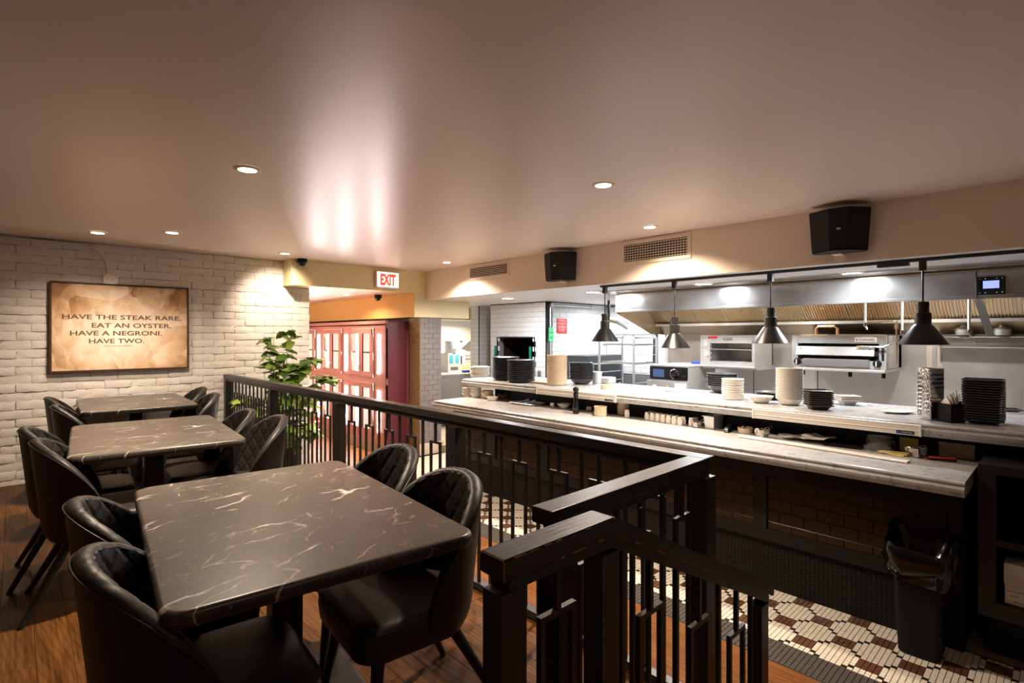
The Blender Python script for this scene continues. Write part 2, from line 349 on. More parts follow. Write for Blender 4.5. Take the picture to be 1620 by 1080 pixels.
def tag(o, label, cat, group=None):
    o['label'] = label; o['category'] = cat
    if group: o['group'] = group
    return o
def thing(name, label, cat, loc=(0, 0, 0), rotz=0, group=None):
    o = bpy.data.objects.new(name, None); o.empty_display_size = .05; COL.objects.link(o); o.location = loc; o.rotation_euler = (0, 0, rotz)
    return tag(o, label, cat, group)
def struct(name, bm, mat, smooth=False, loc=(0, 0, 0)):
    o = obj(name, bm, mat, None, loc, 0, smooth); o['kind'] = 'structure'; return o
def kids(o): return [c for c in o.children]
def dup(root, loc, rotz=None, label=None, group=None):
    r = root.copy(); COL.objects.link(r); r.location = loc
    if rotz is not None: r.rotation_euler = (0, 0, rotz)
    if label: r['label'] = label
    if group: r['group'] = group
    for ch in root.children:
        c = ch.copy(); COL.objects.link(c); c.parent = r
        for g in ch.children:
            d = g.copy(); COL.objects.link(d); d.parent = c
    return r
def text(name, body, size, mat, parent, m, depth_=.001, sx=1.0, align='CENTER', bold=0.0):
    cu = bpy.data.curves.new(name, 'FONT'); cu.body = body; cu.size = size; cu.align_x = align; cu.align_y = 'CENTER'; cu.extrude = depth_; cu.offset = bold; cu.resolution_u = 3
    o = bpy.data.objects.new(name, cu); COL.objects.link(o)
    dg = bpy.context.evaluated_depsgraph_get(); me = bpy.data.meshes.new_from_object(o.evaluated_get(dg)); me.name = name
    bpy.data.objects.remove(o); bpy.data.curves.remove(cu)
    me.transform(m @ Matrix.Diagonal((sx, 1, 1, 1))); me.materials.clear(); me.materials.append(M[mat])
    o = bpy.data.objects.new(name, me); COL.objects.link(o); o.parent = parent; return o
# a small tile with chamfered edges, facing +z, centred at the origin
TILES = {}
def tile_mesh(name, wd, ht, th, mat, ch=.0022):
    key = (name, round(wd, 3), round(ht, 3), th, mat)
    if key in TILES: return TILES[key]
    me = bpy.data.meshes.new(name); a, b = wd / 2, ht / 2
    vs = [(-a, -b, 0), (a, -b, 0), (a, b, 0), (-a, b, 0), (-a, -b, th - ch), (a, -b, th - ch), (a, b, th - ch), (-a, b, th - ch),
          (-a + ch, -b + ch, th), (a - ch, -b + ch, th), (a - ch, b - ch, th), (-a + ch, b - ch, th)]
    fs = [(8, 9, 10, 11)]
    for i in range(4):
        j = (i + 1) % 4; fs += [(i, j, 4 + j, 4 + i), (4 + i, 4 + j, 8 + j, 8 + i)]
    me.from_pydata(vs, [], fs); me.materials.append(M[mat]); TILES[key] = me; return me
def tile_field(parent, W, H, tw, th_, m, mat, joint=.003, thick=.006, bond=.5, name='tile', hole=None, off=0.0, top=True):
    """running-bond tiles over a W x H rectangle (local x right, y up, z out), each tile an object"""
    rot = m.to_euler(); row = 0; y = H if top else 0
    n = 0
    while (y > .012 if top else y < H - .012):
        hh = min(th_, y if top else H - y); cy = y - hh / 2 if top else y + hh / 2
        x = -((row % 2) * bond * tw) - off
        while x < W - .012:
            x0, x1 = max(x, 0), min(x + tw, W); x += tw
            if x1 - x0 < .014: continue
            cx = (x0 + x1) / 2
            if hole and hole[0] < cx < hole[2] and hole[1] < cy < hole[3]: continue
            me = tile_mesh(name, x1 - x0 - joint, hh - joint, thick, mat)
            meshobj(name, me, parent, m @ Vector((cx, cy, 0)), rot); n += 1
        y += -th_ if top else th_; row += 1
    return n
k = NT('satin_black_shade'); k.set(Base_Color=(.035, .034, .034), Metallic=.85, Roughness=.30); M['shade_black'] = k.m
M['steel_dark'] = plain('dark_grey_steel', (.06, .065, .07), .4, .3)
M['speaker_cloth'] = plain('speaker_cloth', (.004, .004, .004), .85, bump=.3, bscale=400)
k = NT('pale_bottle_glass'); k.set(Base_Color=(.75, .66, .52), Roughness=.1, Transmission_Weight=.5, IOR=1.3); M['bottle_pale'] = k.m
k = NT('bin_liner'); k.set(Base_Color=(.003, .003, .003), Roughness=.2); M['bag_black'] = k.m

k = NT('mid_steel'); k.set(Metallic=.85, Base_Color=(.40, .385, .37), Roughness=.36); M['steel_mid'] = k.m
k = NT('golden_baffle'); k.set(Metallic=.8, Base_Color=(.74, .55, .32), Roughness=.34); M['baffle'] = k.m  # warm light on the filters put into the metal colour
# ================================================================ THE SETTING
FL, CZ, KZ = -0.35, 2.29, 1.89
BW = 6.67                                            # brick wall plane
struct('ceiling', B(lambda b: box(b, -2.5, -2.2, CZ, 4.31, 6.9, CZ + .08)), 'ceil')
struct('ceiling', B(lambda b: box(b, 4.302, -2.2, KZ, 7.6, 7.62, KZ + .06)), 'kceil')
struct('ceiling', B(lambda b: box(b, 2.6, 6.66, 1.98, 4.3, 12.1, 2.05)), 'ceil')
struct('wall_soffit', B(lambda b: box(b, 4.30, -2.2, KZ + .001, 4.36, 6.42, CZ)), 'cream')
def beam(b):
    box(b, 2.40, 6.40, 1.98, 5.1, 6.665, CZ - .001); box(b, 4.117, 6.40, 1.635, 5.1, 6.62, 1.981)
struct('wall_beam', B(beam), 'green_cream')
struct('wall_fascia', B(lambda b: box(b, 4.110, 6.402, 1.635, 4.1165, 12.0, 1.979)), 'yellow')
# plain walls that close the room out of view
struct('wall_near', B(lambda b: box(b, -2.5, -2.2, FL, 7.6, -2.1, CZ)), 'dark_wall')
struct('wall_west', B(lambda b: box(b, -2.5, -2.2, FL, -2.4, 6.7, CZ)), 'dark_wall')
struct('wall_hall', B(lambda b: (box(b, 2.6, 6.80, FL, 2.7, 12.0, 2.0), box(b, 2.6, 12.0, FL, 4.9, 12.1, 2.0))), 'cream')
# ---- painted brick wall
wl = struct('wall_left', B(lambda b: (box(b, -2.42, BW + .008, FL, 2.722, BW + .16, CZ))), 'mortar')
BL, BH, BJ = .218, .080, .0055
def brick_mesh(wd, ht, seed):
    rr = random.Random(seed); bm = bmesh.new(); nx, nz = 6, 3; a, h = wd / 2, ht / 2
    grid = [[bm.verts.new((-a + wd * i / nx, 0, -h + ht * j / nz)) for i in range(nx + 1)] for j in range(nz + 1)]
    for j in range(nz + 1):
        for i in range(nx + 1):
            edge = i in (0, nx) or j in (0, nz); corner = i in (0, nx) and j in (0, nz)
            vv = grid[j][i].co
            vv.y = (.0035 if corner else 0.002 if edge else -.001) + rr.uniform(-.003, .003)
            if edge: vv.z += rr.uniform(-.0035, .0035); vv.x += rr.uniform(-.005, .005)
    rim = [grid[0][i] for i in range(nx + 1)] + [grid[j][nx] for j in range(1, nz + 1)] + [grid[nz][i] for i in range(nx - 1, -1, -1)] + [grid[j][0] for j in range(nz - 1, 0, -1)]
    for j in range(nz):
        for i in range(nx): bm.faces.new((grid[j][i], grid[j][i + 1], grid[j + 1][i + 1], grid[j + 1][i]))
    back = [bm.verts.new((vv.co.x * 1.02, .016, vv.co.z * 1.05)) for vv in rim]
    n = len(rim)
    for i in range(n): bm.faces.new((rim[i], back[i], back[(i + 1) % n], rim[(i + 1) % n]))
    me = bpy.data.meshes.new('brick'); bmesh.ops.recalc_face_normals(bm, faces=bm.faces); bm.to_mesh(me); bm.free(); me.materials.append(M['brick'])
    me.polygons.foreach_set('use_smooth', [True] * len(me.polygons)); me.set_sharp_from_angle(angle=math.radians(50))
    return me
bricks = [brick_mesh(BL - BJ, BH - BJ, s) for s in range(10)]
halves = {}
spots = []
row = 0; z = CZ - .006
while z > FL + .03:
    hz = BH; cz = z - hz / 2
    x = 2.724 - (BL * .5 if row % 2 else 0); 
    if row % 2: spots.append((2.724 - BL * .25, cz, .5, row))
    while x > -2.3:
        spots.append((x - BL / 2, cz, 1, row)); x -= BL
    z -= BH; row += 1
rest = bmesh.new(); cnt = 0
def vis(s): return -.12 < s[0] < 2.74 and s[1] > .32 and not (.26 < s[0] < 1.35 and 1.06 < s[1] < 1.85)
rb = random.Random(3)
hb = [brick_mesh(BL / 2 - BJ, BH - BJ, 40 + s) for s in range(3)]
for s in sorted(spots, key=lambda s: (not vis(s), -s[0])):
    me = rb.choice(bricks) if s[2] == 1 else rb.choice(hb)
    loc = (s[0] + rb.uniform(-.004, .004), BW + rb.uniform(-.005, .004), s[1] + rb.uniform(-.004, .004)); rz = rb.uniform(-.008, .008); rx = rb.uniform(-.01, .01)
    if cnt < 298 and vis(s):
        meshobj('brick', me, wl, loc, (rx, rb.uniform(-.006, .006), rz)); cnt += 1
    else:
        t = me.copy(); t.transform(T(*loc) @ R(rz)); rest.from_mesh(t); bpy.data.meshes.remove(t)
ro = obj('brickwork', rest, 'brick', wl); ro['kind'] = 'stuff'
# ---- dining floor on its platform
fd = struct('floor', B(lambda b: (box(b, -2.4, .86, FL - .05, 1.925, BW + .01, -.012), box(b, -2.4, -2.1, FL - .05, 1.02, .86, -.012))), 'gap')
PK = {}
def plank_mesh(wd, ln, mat):
    key = (round(wd, 3), round(ln, 2), mat)
    if key not in PK:
        me = tile_mesh('plank', wd, ln, .012, mat, .0008).copy(); me.name = 'plank'; PK[key] = me
    return PK[key]
rp = random.Random(11)
def planks(parent, x0, x1, y0, y1, ztop, mat, pw=.118):
    x = x0
    while x < x1 - .02:
        wd = min(pw, x1 - x); y = y0 - rp.choice([0, .3, .6, .9])
        while y < y1 - .02:
            ln = rp.choice([1.0, 1.3, 1.6, 1.9]); a, c = max(y, y0), min(y + ln, y1); y += ln
            if c - a < .06: continue
            meshobj('plank', plank_mesh(wd - .0009, round(c - a, 2) - .001, mat), parent, (x + wd / 2, (a + c) / 2, ztop - .012))
        x += pw
planks(fd, -1.0, 1.925, .86, BW, 0, 'plank'); planks(fd, -1.0, 1.02, -.3, .86, 0, 'plank')
obj('planking', B(lambda b: (box(b, -2.4, -2.1, -.0125, -1.0, BW, 0), box(b, -1.0, -2.1, -.0125, 1.02, -.3, 0))), 'plank', fd, kind='stuff')
# ---- lower wooden walkway and hall
fw = struct('floor', B(lambda b: (box(b, 1.925, -2.1, FL - .05, 2.915, 12.0, FL - .012), box(b, 1.02, -2.1, FL - .05, 1.925, .86, FL - .012), box(b, 2.915, 6.36, FL - .05, 3.90, 12.0, FL - .012))), 'gap')
planks(fw, 1.925, 2.915, -.6, 6.36, FL, 'plank2', .1235); planks(fw, 1.02, 1.925, -.6, .86, FL, 'plank2', .1235); planks(fw, 2.0, 3.85, 6.36, 10.5, FL, 'plank2', .1235)
# ---- mosaic aisle
fm = struct('floor', B(lambda b: box(b, 2.915, -2.1, FL - .05, 3.80, 4.75, FL - .004)), 'mgrout')
MP = .31 / 12
mos = bmesh.new(); near = []
bx, by = 3.701, 1.198
verts, faces, mats = [], [], []
tm = {c: tile_mesh('mosaic_tile', MP - .0028, MP - .0028, .004, c, .0008) for c in ('mw', 'mb', 'mk', 'mg')}
i0 = int(math.floor((2.915 - bx) / MP)) ; 
cells = []
for i in range(-31, 3):
    for j in range(-100, 138):
        x = bx + (i + .5) * MP; y = by + (j + .5) * MP
        if not (2.917 < x < 3.79 and -1.3 < y < 4.74): continue
        if x < 3.125: c = 'mg'
        else:
            a = (i + .5 + 6) % 12 - 6; b_ = (j + .5 + 6) % 12 - 6
            a2 = (i + .5) % 12 - 6; b2 = (j + .5) % 12 - 6
            if (abs(a) < 2 and abs(b_) < 2) or (abs(a2) < 2 and abs(b2) < 2): c = 'mb'
            elif abs(abs(a) - abs(b_)) < .01 and 2 < abs(a) < 4: c = 'mk'
            else: c = 'mw'
        cells.append((x, y, c))
def near_key(q): return (not (q[2] != 'mg' and .62 < q[1] < 1.45), math.hypot(q[0], q[1]))
cells.sort(key=near_key)
for q, (x, y, c) in enumerate(cells):
    if q < 296: meshobj('mosaic_tile', tm[c], fm, (x, y, FL - .004))
    else:
        o = len(verts); t = tm[c]
        verts += [(v.co.x + x, v.co.y + y, v.co.z + FL - .004) for v in t.vertices]; fs = [tuple(o + n for n in p.vertices) for p in t.polygons]
        faces += fs; mats += [('mw', 'mb', 'mk', 'mg').index(c)] * len(fs)
me = bpy.data.meshes.new('mosaic'); me.from_pydata(verts, [], faces)
for c in ('mw', 'mb', 'mk', 'mg'): me.materials.append(M[c])
me.polygons.foreach_set('material_index', mats)
o = meshobj('mosaic', me, fm, (0, 0, 0)); o['kind'] = 'stuff'
# ---- beige tiles at the far end of the aisle and in the passage beyond
ft = struct('floor', B(lambda b: (box(b, 2.915, 4.75, FL - .05, 5.8, 6.36, FL - .005), box(b, 4.60, 6.36, FL - .05, 7.4, 8.7, FL + .10))), 'fgrout')
for i in range(18):
    for j in range(10):
        x = 2.915 + .16 * (i + .5); y = 4.75 + .16 * (j + .5)
        if x < 5.8 and y < 6.35: meshobj('tile', tile_mesh('tile', .156, .156, .005, 'ftile', .001), ft, (x, y, FL - .005))
for i in range(10):
    for j in range(8):
        x = 4.68 + .16 * i; y = 6.44 + .16 * j
        meshobj('tile', tile_mesh('tile', .156, .156, .005, 'ftile', .001), ft, (x, y, FL + .10))
struct('trim_2', B(lambda b: box(b, 4.6, 6.345, FL - .005, 7.4, 6.36, FL + .11)), 'ggrout')
struct('floor', B(lambda b: box(b, 3.80, -2.1, FL - .05, 7.5, 4.75, FL - .01)), 'fgrout')
# ---- tiled column under the beam
cx0, cx1, cy0 = 4.222, 4.592, 6.425
col = struct('column', B(lambda b: box(b, cx0, cy0, FL, cx1, 6.70, 1.634)), ['ggrout'])
mm = T(cx0, cy0, FL) @ FY
tile_field(col, cx1 - cx0, 1.98, .15, .0752, mm, 'gtile', thick=.006)
mm = T(cx0, 6.70, FL) @ FX
tile_field(col, .275, 1.98, .15, .0752, mm, 'ctile', thick=.006)
obj('skirting', B(lambda b: box(b, cx0 - .012, cy0 - .016, FL, cx1 + .05, cy0 - .006, FL + .17, .004)), 'ftile', col)
struct('wall_recess', B(lambda b: box(b, 4.36, 6.75, FL, 4.7, 7.6, 1.63)), 'maroon2')
# ---- kitchen tiled walls
def wallA(b):
    box(b, 5.817, 5.44, FL, 5.95, 6.715, .62); box(b, 5.817, 5.44, 1.339, 5.95, 6.715, KZ)
    box(b, 5.817, 5.44, .62, 5.95, 5.677, 1.34); box(b, 5.817, 6.54, .62, 5.95, 6.715, 1.34)
wa = struct('wall_oven', B(wallA), 'wgrout')
tile_field(wa, 1.275, 2.24, .152, .0765, T(5.817, 6.715, FL) @ FX, 'wtile', thick=.007, hole=(.165, .97, 1.045, 1.692))
def niche(b):
    box(b, 5.95, 5.60, .60, 6.7, 6.60, .62); box(b, 5.95, 5.60, 1.34, 6.7, 6.60, 1.36); box(b, 5.95, 5.60, .62, 6.7, 5.62, 1.34); box(b, 5.95, 6.58, .62, 6.7, 6.60, 1.34); box(b, 6.68, 5.6, .62, 6.7, 6.6, 1.34)
struct('wall_niche', B(niche), 'steel_brown')  # niche lining in a dark brown steel colour
struct('trim_3', B(lambda b: (box(b, 5.80, 5.672, .62, 5.82, 5.684, 1.345), box(b, 5.80, 6.533, .62, 5.82, 6.545, 1.345), box(b, 5.80, 5.672, 1.333, 5.82, 6.545, 1.347))), 'black_plastic')
wb = struct('wall_tiled', B(lambda b: box(b, 5.95, 5.447, FL, 7.45, 5.55, KZ)), 'wgrout')
tile_field(wb, 1.49, 2.24, .152, .0765, T(5.811, 5.447, FL) @ FY, 'wtile', thick=.007)
struct('trim_4', B(lambda b: (box(b, 5.803, 5.434, .6, 5.822, 5.447, KZ), box(b, 5.80, 5.43, KZ - .012, 5.812, 6.715, KZ), box(b, 5.81, 5.43, KZ - .012, 7.3, 5.442, KZ))), 'black_plastic')
wc = struct('wall_bay', B(lambda b: box(b, 7.30, 3.6, FL, 7.45, 5.45, KZ)), 'wgrout')
tile_field(wc, 1.6, 1.1, .152, .0765, T(7.30, 5.43, .75) @ FX, 'wtile', thick=.007)
wd_ = struct('wall_passage', B(lambda b: (box(b, 5.887, 7.11, FL, 6.3, 7.34, KZ))), 'wgrout')
tile_field(wd_, .23, 1.4, .152, .0765, T(5.887, 7.34, .49) @ FX, 'wtile', thick=.007)
tile_field(wd_, .30, 1.4, .152, .0765, T(5.885, 7.11, .49) @ FY, 'wtile', thick=.007)
struct('trim_5', B(lambda b: box(b, 5.876, 7.098, .3, 5.888, 7.111, KZ)), 'black_plastic')
struct('wall_lintel', B(lambda b: box(b, 4.7, 7.62, 1.66, 7.5, 7.70, KZ)), 'yellow')
struct('wall_prep', B(lambda b: (box(b, 4.7, 8.70, FL, 7.5, 8.8, KZ), box(b, 7.4, 5.5, FL, 7.5, 8.8, KZ), box(b, 4.65, 6.76, FL, 4.72, 8.8, KZ))), 'kceil')
struct('ceiling', B(lambda b: box(b, 4.7, 7.70, 1.68, 7.5, 8.75, 1.72)), 'kceil')
# steel-clad kitchen back wall
sw = struct('wall_kitchen', B(lambda b: (box(b, 6.41, -2.1, FL, 6.55, 3.76, KZ))), 'dark_wall')
for y0, y1 in ((3.74, 2.62), (2.61, 1.93), (1.92, .98), (.86, -.6), (-.61, -2.0)):
    obj('panel', B(lambda b: box(b, 6.40, y1, FL + .1, 6.412, y0, KZ, .002, 1)), 'steel', sw)
obj('joint_cover', B(lambda b: box(b, 6.395, .90, .3, 6.41, .935, 1.34, .002, 1)), 'steel', sw)
struct('wall_return', B(lambda b: box(b, 6.41, 3.76, FL, 7.4, 3.80, KZ)), 'kceil')
# ---- conduit and socket box on the brick
t = thing('conduit', 'thin white conduit running along the brick under the ceiling and bending down', 'conduit', (0, BW - .022, 0))
pts = [(-2.3, 0, 2.262), (.45, 0, 2.262)] + [(.45 + .22 * math.sin(a), 0, 2.042 + .22 * math.cos(a)) for a in [i * PI / 16 for i in range(1, 9)]] + [(.67, 0, 1.985)]
obj('pipe', B(lambda b: tube(b, pts, .0095, 8)), 'brick', t)
for x in (.28, -.6): obj('clip', B(lambda b: box(b, x - .01, -.012, 2.25, x + .01, .02, 2.288, .003)), 'brick', t)
t = thing('socket_box', 'white surface-mounted socket box on the brick above the framed print', 'socket', (.695, BW - .005, 1.937))
obj('box', B(lambda b: box(b, -.062, -.045, -.053, .062, 0, .053, .006)), 'white_metal', t)
fp = obj('face_plate', B(lambda b: box(b, -.055, -.049, -.047, .055, -.044, .047, .003)), 'brick', t)
for sx in (-1, 1):
    for dz in (-.006, .006): obj('slot', B(lambda b: box(b, sx * .026 - .012, -.0505, dz - .0015, sx * .026 - .004, -.048, dz + .0015)), 'ink', fp)
    for sz in (-1, 1): obj('screw', B(lambda b: cyl(b, sx * .047, sz * .039, 0, .002, .004, n=8, m=T(0, -.049, 0) @ FY)), 'ink', fp)
# ================================================================ FRAMED PRINT
t = thing('framed_print', 'crumpled brown paper print with capital lettering in a dark wooden frame on the brick wall', 'picture', (.8045, BW - .006, 1.4555))
hw, hh = .5725, .4375
for nm, a in (('frame_rail', (-hw, -.045, hh - .016, hw, 0, hh)), ('frame_rail', (-hw, -.045, -hh, hw, 0, -hh + .016)), ('frame_stile', (-hw, -.045, -hh + .016, -hw + .016, 0, hh - .016)), ('frame_stile', (hw - .016, -.045, -hh + .016, hw, 0, hh - .016))):
    obj(nm, B(lambda b: box(b, *a, .003)), 'brownframe', t)
pr = obj('print', B(lambda b: box(b, -hw + .016, -.034, -hh + .016, hw - .016, -.01, hh - .016)), 'poster', t)
def on_print(x, z): return T(x, -.0345, z) @ FY
# positions follow the print: fractions of its width and height
def pxy(fx, fz): return (-hw + 2 * hw * fx, hh - 2 * hh * fz)
for body, fx, fz, wd in (('HAVE THE STEAK RARE.', .508, .388, .86), ('EAT AN OYSTER.', .566, .482, .585), ('HAVE A NEGRONI.', .457, .571, .655), ('HAVE TWO.', .452, .660, .395)):
    x, z = pxy(fx, fz)
    o = text('lettering', body, .064, 'ink', pr, on_print(x, z), .0004, 1.0, bold=.0012)
    xs = [vv.co.x for vv in o.data.vertices]; s = wd * 2 * hw / (max(xs) - min(xs)); c0 = (max(xs) + min(xs)) / 2
    for vv in o.data.vertices: vv.co.x = x + (vv.co.x - c0) * s
x, z = pxy(.455, .715); text('lettering', '-ANTHONY BOURDAIN', .017, 'ink', pr, on_print(x, z), .0004, 1.35)
# ================================================================ TABLES
def table(loc, rz, label):
    t = thing('dining_table', label, 'table', loc, rz, 'marble topped dining tables')
    W, L, zt = .83, 1.235, .76
    lp = []
    for dz, ins in ((-.042, .016), (-.040, .006), (-.030, .0), (-.014, .0), (-.005, .004), (0, .013)):
        lp.append([Vector((x, y, zt + dz)) for x, y in rrect(-W / 2 + ins, -L / 2 + ins, W / 2 - ins, L / 2 - ins, .055, 8)])
    obj('tabletop', B(lambda b: loft(b, lp)), 'dmarble', t)
    obj('apron_plate', B(lambda b: box(b, -.26, -.26, zt - .054, .26, .26, zt - .0425, .003)), 'steel_black', t)
    obj('column', B(lambda b: box(b, -.05, -.05, .02, .05, .05, zt - .054, .006)), 'steel_black', t)
    obj('base', B(lambda b: box(b, -.30, -.30, .002, .30, .30, .02, .006)), 'steel_black', t)
    return t
TB = [((.697, 1.924, 0), -.095, 'nearest dining table, dark veined marble top on a black pedestal'),
      ((.641, 4.02, 0), -.075, 'middle dining table, dark veined marble top, second from the brick wall'),
      ((.815, 6.015, 0), -.04, 'dining table with dark marble top standing against the brick wall')]
tb0 = table(*TB[0])
for loc, rz, lb in TB[1:]: dup(tb0, loc, rz, lb)
# ================================================================ CHAIRS (local +X is forward)
def chair_shape():
    TM = 1.0
    NT_, NV = 112, 48
    def plan(t, z):
        """centre line of the shell at angle t (-1..1) and height z"""
        ph = t * math.radians(104); k = min(1, max(0, (z - .33) / .5)); rx = .190 + .012 * k; ry = .222 + .028 * min(1, k * 1.4)
        lean = -.085 * max(0, (z - .42)) ** 1.15 * (.5 + .5 * math.cos(ph))
        return Vector((-.012 - rx * math.cos(ph) * (1.0) + lean, ry * math.sin(ph) if abs(ph) < PI / 2 else ry * math.copysign(1 - .06 * (abs(ph) - PI / 2), ph), z))
    def top(t): return .455 + .395 * max(0, 1 - abs(t) ** 2.1) ** .62
    def nrm(t, z):
        a, b = plan(t - .01, z), plan(t + .01, z); d = (b - a); n = Vector((d.y, -d.x, 0)); n.normalize()
        if n.x * math.cos(t * 1.8) > 0 and abs(t) < .5: n = -n
        return n
    def outward(t, z):
        d = plan(t + .01, z) - plan(t - .01, z); n = Vector((-d.y, d.x, 0)).normalized()
        c = plan(t, z) - Vector((-.0, 0, z))
        return n if n.dot(Vector((c.x, c.y, 0))) > 0 else -n
    def quilt(s, h):
        a1 = (s / .088 + h / .115); a2 = (s / .088 - h / .115)
        q = min(abs(a1 - round(a1)), abs(a2 - round(a2))); return .0072 * (1 - math.exp(-(q / .075) ** 1.5))
    outer = bmesh.new(); inner = bmesh.new(); pipe = []
    go, gi = [], []
    for i in range(NT_ + 1):
        t = -1 + 2 * i / NT_; zt = top(t); zb = .335 + .02 * abs(t); th = .044 * (1 - .45 * abs(t) ** 6)
        co = []
        for j in range(15):
            z = zb + (zt - .016 - zb) * j / 14; o = outward(t, z); inset = .03 * max(0, (1 - (z - zb) / .10)) ** 2
            co.append(plan(t, z) + o * (th * .5 - inset))
        zr = zt - .016; o = outward(t, zr); c = plan(t, zr)
        for a in (25, 50): co.append(c + o * th * .5 * math.cos(math.radians(a)) + Vector((0, 0, .016 * math.sin(math.radians(a)))))
        go.append([outer.verts.new(p) for p in co]); pipe.append(co[14] + o * .002)
        ci = []
        for a in range(40, 171, 13):
            ca, sa = math.cos(math.radians(a)), math.sin(math.radians(a)); pf_ = (quilt(t * .46, zr + (.012 + th * .5 * ca * .7)) - .0065) * .3 * min(1, (a - 40) / 30)
            ci.append(c + o * (th * .5 * ca + pf_ * ca) + Vector((0, 0, .016 * sa + pf_ * sa)))
        for j in range(NV + 1):
            z = zr + (.425 - zr) * j / NV
            z = min(z, zr) if zr > .425 else zr - .001 * j
            o = outward(t, z); s = t * .46; h = z
            a1 = (s / .088 + h / .115); a2 = (s / .088 - h / .115)
            puff = quilt(s, h)
            ci.append(plan(t, z) - o * (th * .5 - .004 + puff))
        gi.append([inner.verts.new(p) for p in ci])
    for g, bm in ((go, outer), (gi, inner)):
        for A, Bq in zip(g, g[1:]):
            for j in range(len(A) - 1): bm.faces.new((A[j], A[j + 1], Bq[j + 1], Bq[j]))
    # close the underside of the shell with a strip
    return outer, inner, pipe
def seat_outline(ins):
    out = []
    def arc(cx, cy, r, a0, a1, n=8): return [(cx + r * math.cos(a0 + (a1 - a0) * i / n), cy + r * math.sin(a0 + (a1 - a0) * i / n)) for i in range(n + 1)]
    sc_ = 1 - max(ins, -.01) / .224; ins = 0
    w_, xf, xb = .224, .265, -.172
    out += arc(xf - .085, w_ - .085, .085, 0, PI / 2) + arc(xb + .17, w_ - .19, .19, PI / 2, PI * .86) + arc(xb + .17, -w_ + .19, .19, PI * 1.14, PI * 1.5) + arc(xf - .085, -w_ + .085, .085, PI * 1.5, 2 * PI)
    return [(.047 + (x - .047) * sc_, y * sc_) for x, y in out]
def seat_bm(b):
    def outline(k, ins):
        out = []
        for x, y in seat_outline(ins):
            out.append((x, y))
        return out
    lv = [(.345, .030), (.352, .012), (.37, .002), (.42, -.004), (.455, .0), (.468, .012), (.474, .03), (.478, .07), (.480, .12)]
    loft(b, [[Vector((x, y, z)) for x, y in outline(0, ins)] for z, ins in lv])
def make_chair(label):
    t = thing('dining_chair', label, 'chair', group='black quilted dining chairs')
    outer, inner, pipe = chair_shape()
    obj('backrest', outer, 'leather', t); obj('quilted_lining', inner, 'leather', t)
    obj('piping', B(lambda b: tube(b, pipe, .0035, 6)), 'leather', t)
    obj('seat', B(seat_bm), 'leather_seat', t)
    obj('seat_seam', B(lambda b: tube(b, [(x, y, .452) for x, y in seat_outline(-.0015)], .0028, 6, True)), 'leather', t)
    obj('seat_frame', B(lambda b: box(b, -.13, -.15, .318, .20, .15, .346, .008)), 'black_leg', t)
    for sx, sy in ((1, 1), (1, -1), (-1, 1), (-1, -1)):
        a = Vector((.185 if sx > 0 else -.105, (.17 if sx > 0 else .125) * sy, .345)); e = Vector((.235 if sx > 0 else -.285, .225 * sy, .004))
        lg = obj('leg', B(lambda b: tube(b, [a, a.lerp(e, .5), e], [.022, .0175, .0125], 12)), 'black_leg', t)
        obj('foot_cap', B(lambda b: cyl(b, e.x, e.y, 0, .006, .0125, n=10)), 'black_plastic', lg)
    return t
CH = [ # x, y, rz, label
 (.36, 1.60, -.09, 'black quilted chair nearest of all, tucked under the near table on its left side'),
 (.375, 2.14, -.09, 'second black quilted chair on the left side of the nearest table'),
 (1.035, 1.66, PI - .09, 'black quilted chair facing left at the nearest table, beside the railing end'),
 (1.125, 2.22, PI - .09, 'black quilted chair at the far right corner of the nearest table'),
 (.315, 3.575, -.07, 'black quilted chair at the left near corner of the middle table'),
 (.275, 4.08, -.07, 'black quilted chair behind another on the left side of the middle table'),
 (1.04, 3.60, PI - .07, 'black quilted chair at the right near corner of the middle table'),
 (.985, 4.06, PI - .07, 'black quilted chair at the right far corner of the middle table'),
 (.455, 5.28, -.04, 'black chair showing its smooth back, left near corner of the table by the wall'),
 (.44, 6.0, -.04, 'black chair at the left, closest to the brick wall'),
 (1.10, 5.42, PI - .04, 'black quilted chair at the right near corner of the table by the wall'),
 (1.16, 6.12, PI - .04, 'black quilted chair at the right, closest to the brick wall')]
ch0 = make_chair(CH[0][3]); ch0.location = (CH[0][0], CH[0][1], 0); ch0.rotation_euler.z = CH[0][2]
for x, y, rz, lb in CH[1:]: dup(ch0, (x, y, 0), rz, lb)
# ================================================================ LONG RAILING (local Y runs along it)
RA = math.atan(.012)
t = thing('railing', 'long black railing with forked steel balusters between the tables and the walkway', 'railing', (1.838, .94, 0), RA)
LR = BW - .94 - .005; ZR = .93
obj('top_rail', B(lambda b: box(b, -.036, -.035, ZR - .042, .036, LR + .10, ZR, .005)), 'rail', t)
obj('sub_rail', B(lambda b: box(b, -.022, -.02, ZR - .073, .022, LR, ZR - .042, .002)), 'steel_black', t)
obj('top_rail', B(lambda b: box(b, -.862, -.036, ZR - .042, -.0365, .036, ZR, .005)), 'railx', t)
obj('sub_rail', B(lambda b: box(b, -.835, -.02, ZR - .073, -.022, .02, ZR - .042, .002)), 'steel_black', t)
obj('bottom_rail', B(lambda b: box(b, -.02, .03, .012, .02, LR, .045, .002)), 'steel_black', t)
obj('bottom_rail', B(lambda b: box(b, -.80, -.02, .012, -.04, .02, .045, .002)), 'steel_black', t)
pm = None
def post(x, y, z1=ZR - .073, r=.038, par=t, z0=0):
    p = obj('post', B(lambda b: box(b, -r, -r, z0, r, r, z1, .003)), 'steel_black', par, (x, y, 0)); return p
p0 = post(0, 0)
for y in (2.40 - .94, 3.85 - .94, 5.23 - .94, LR - .045): inst(p0, t, (0, y, 0))
inst(p0, t, (-.80, 0, 0))
BT = .0135
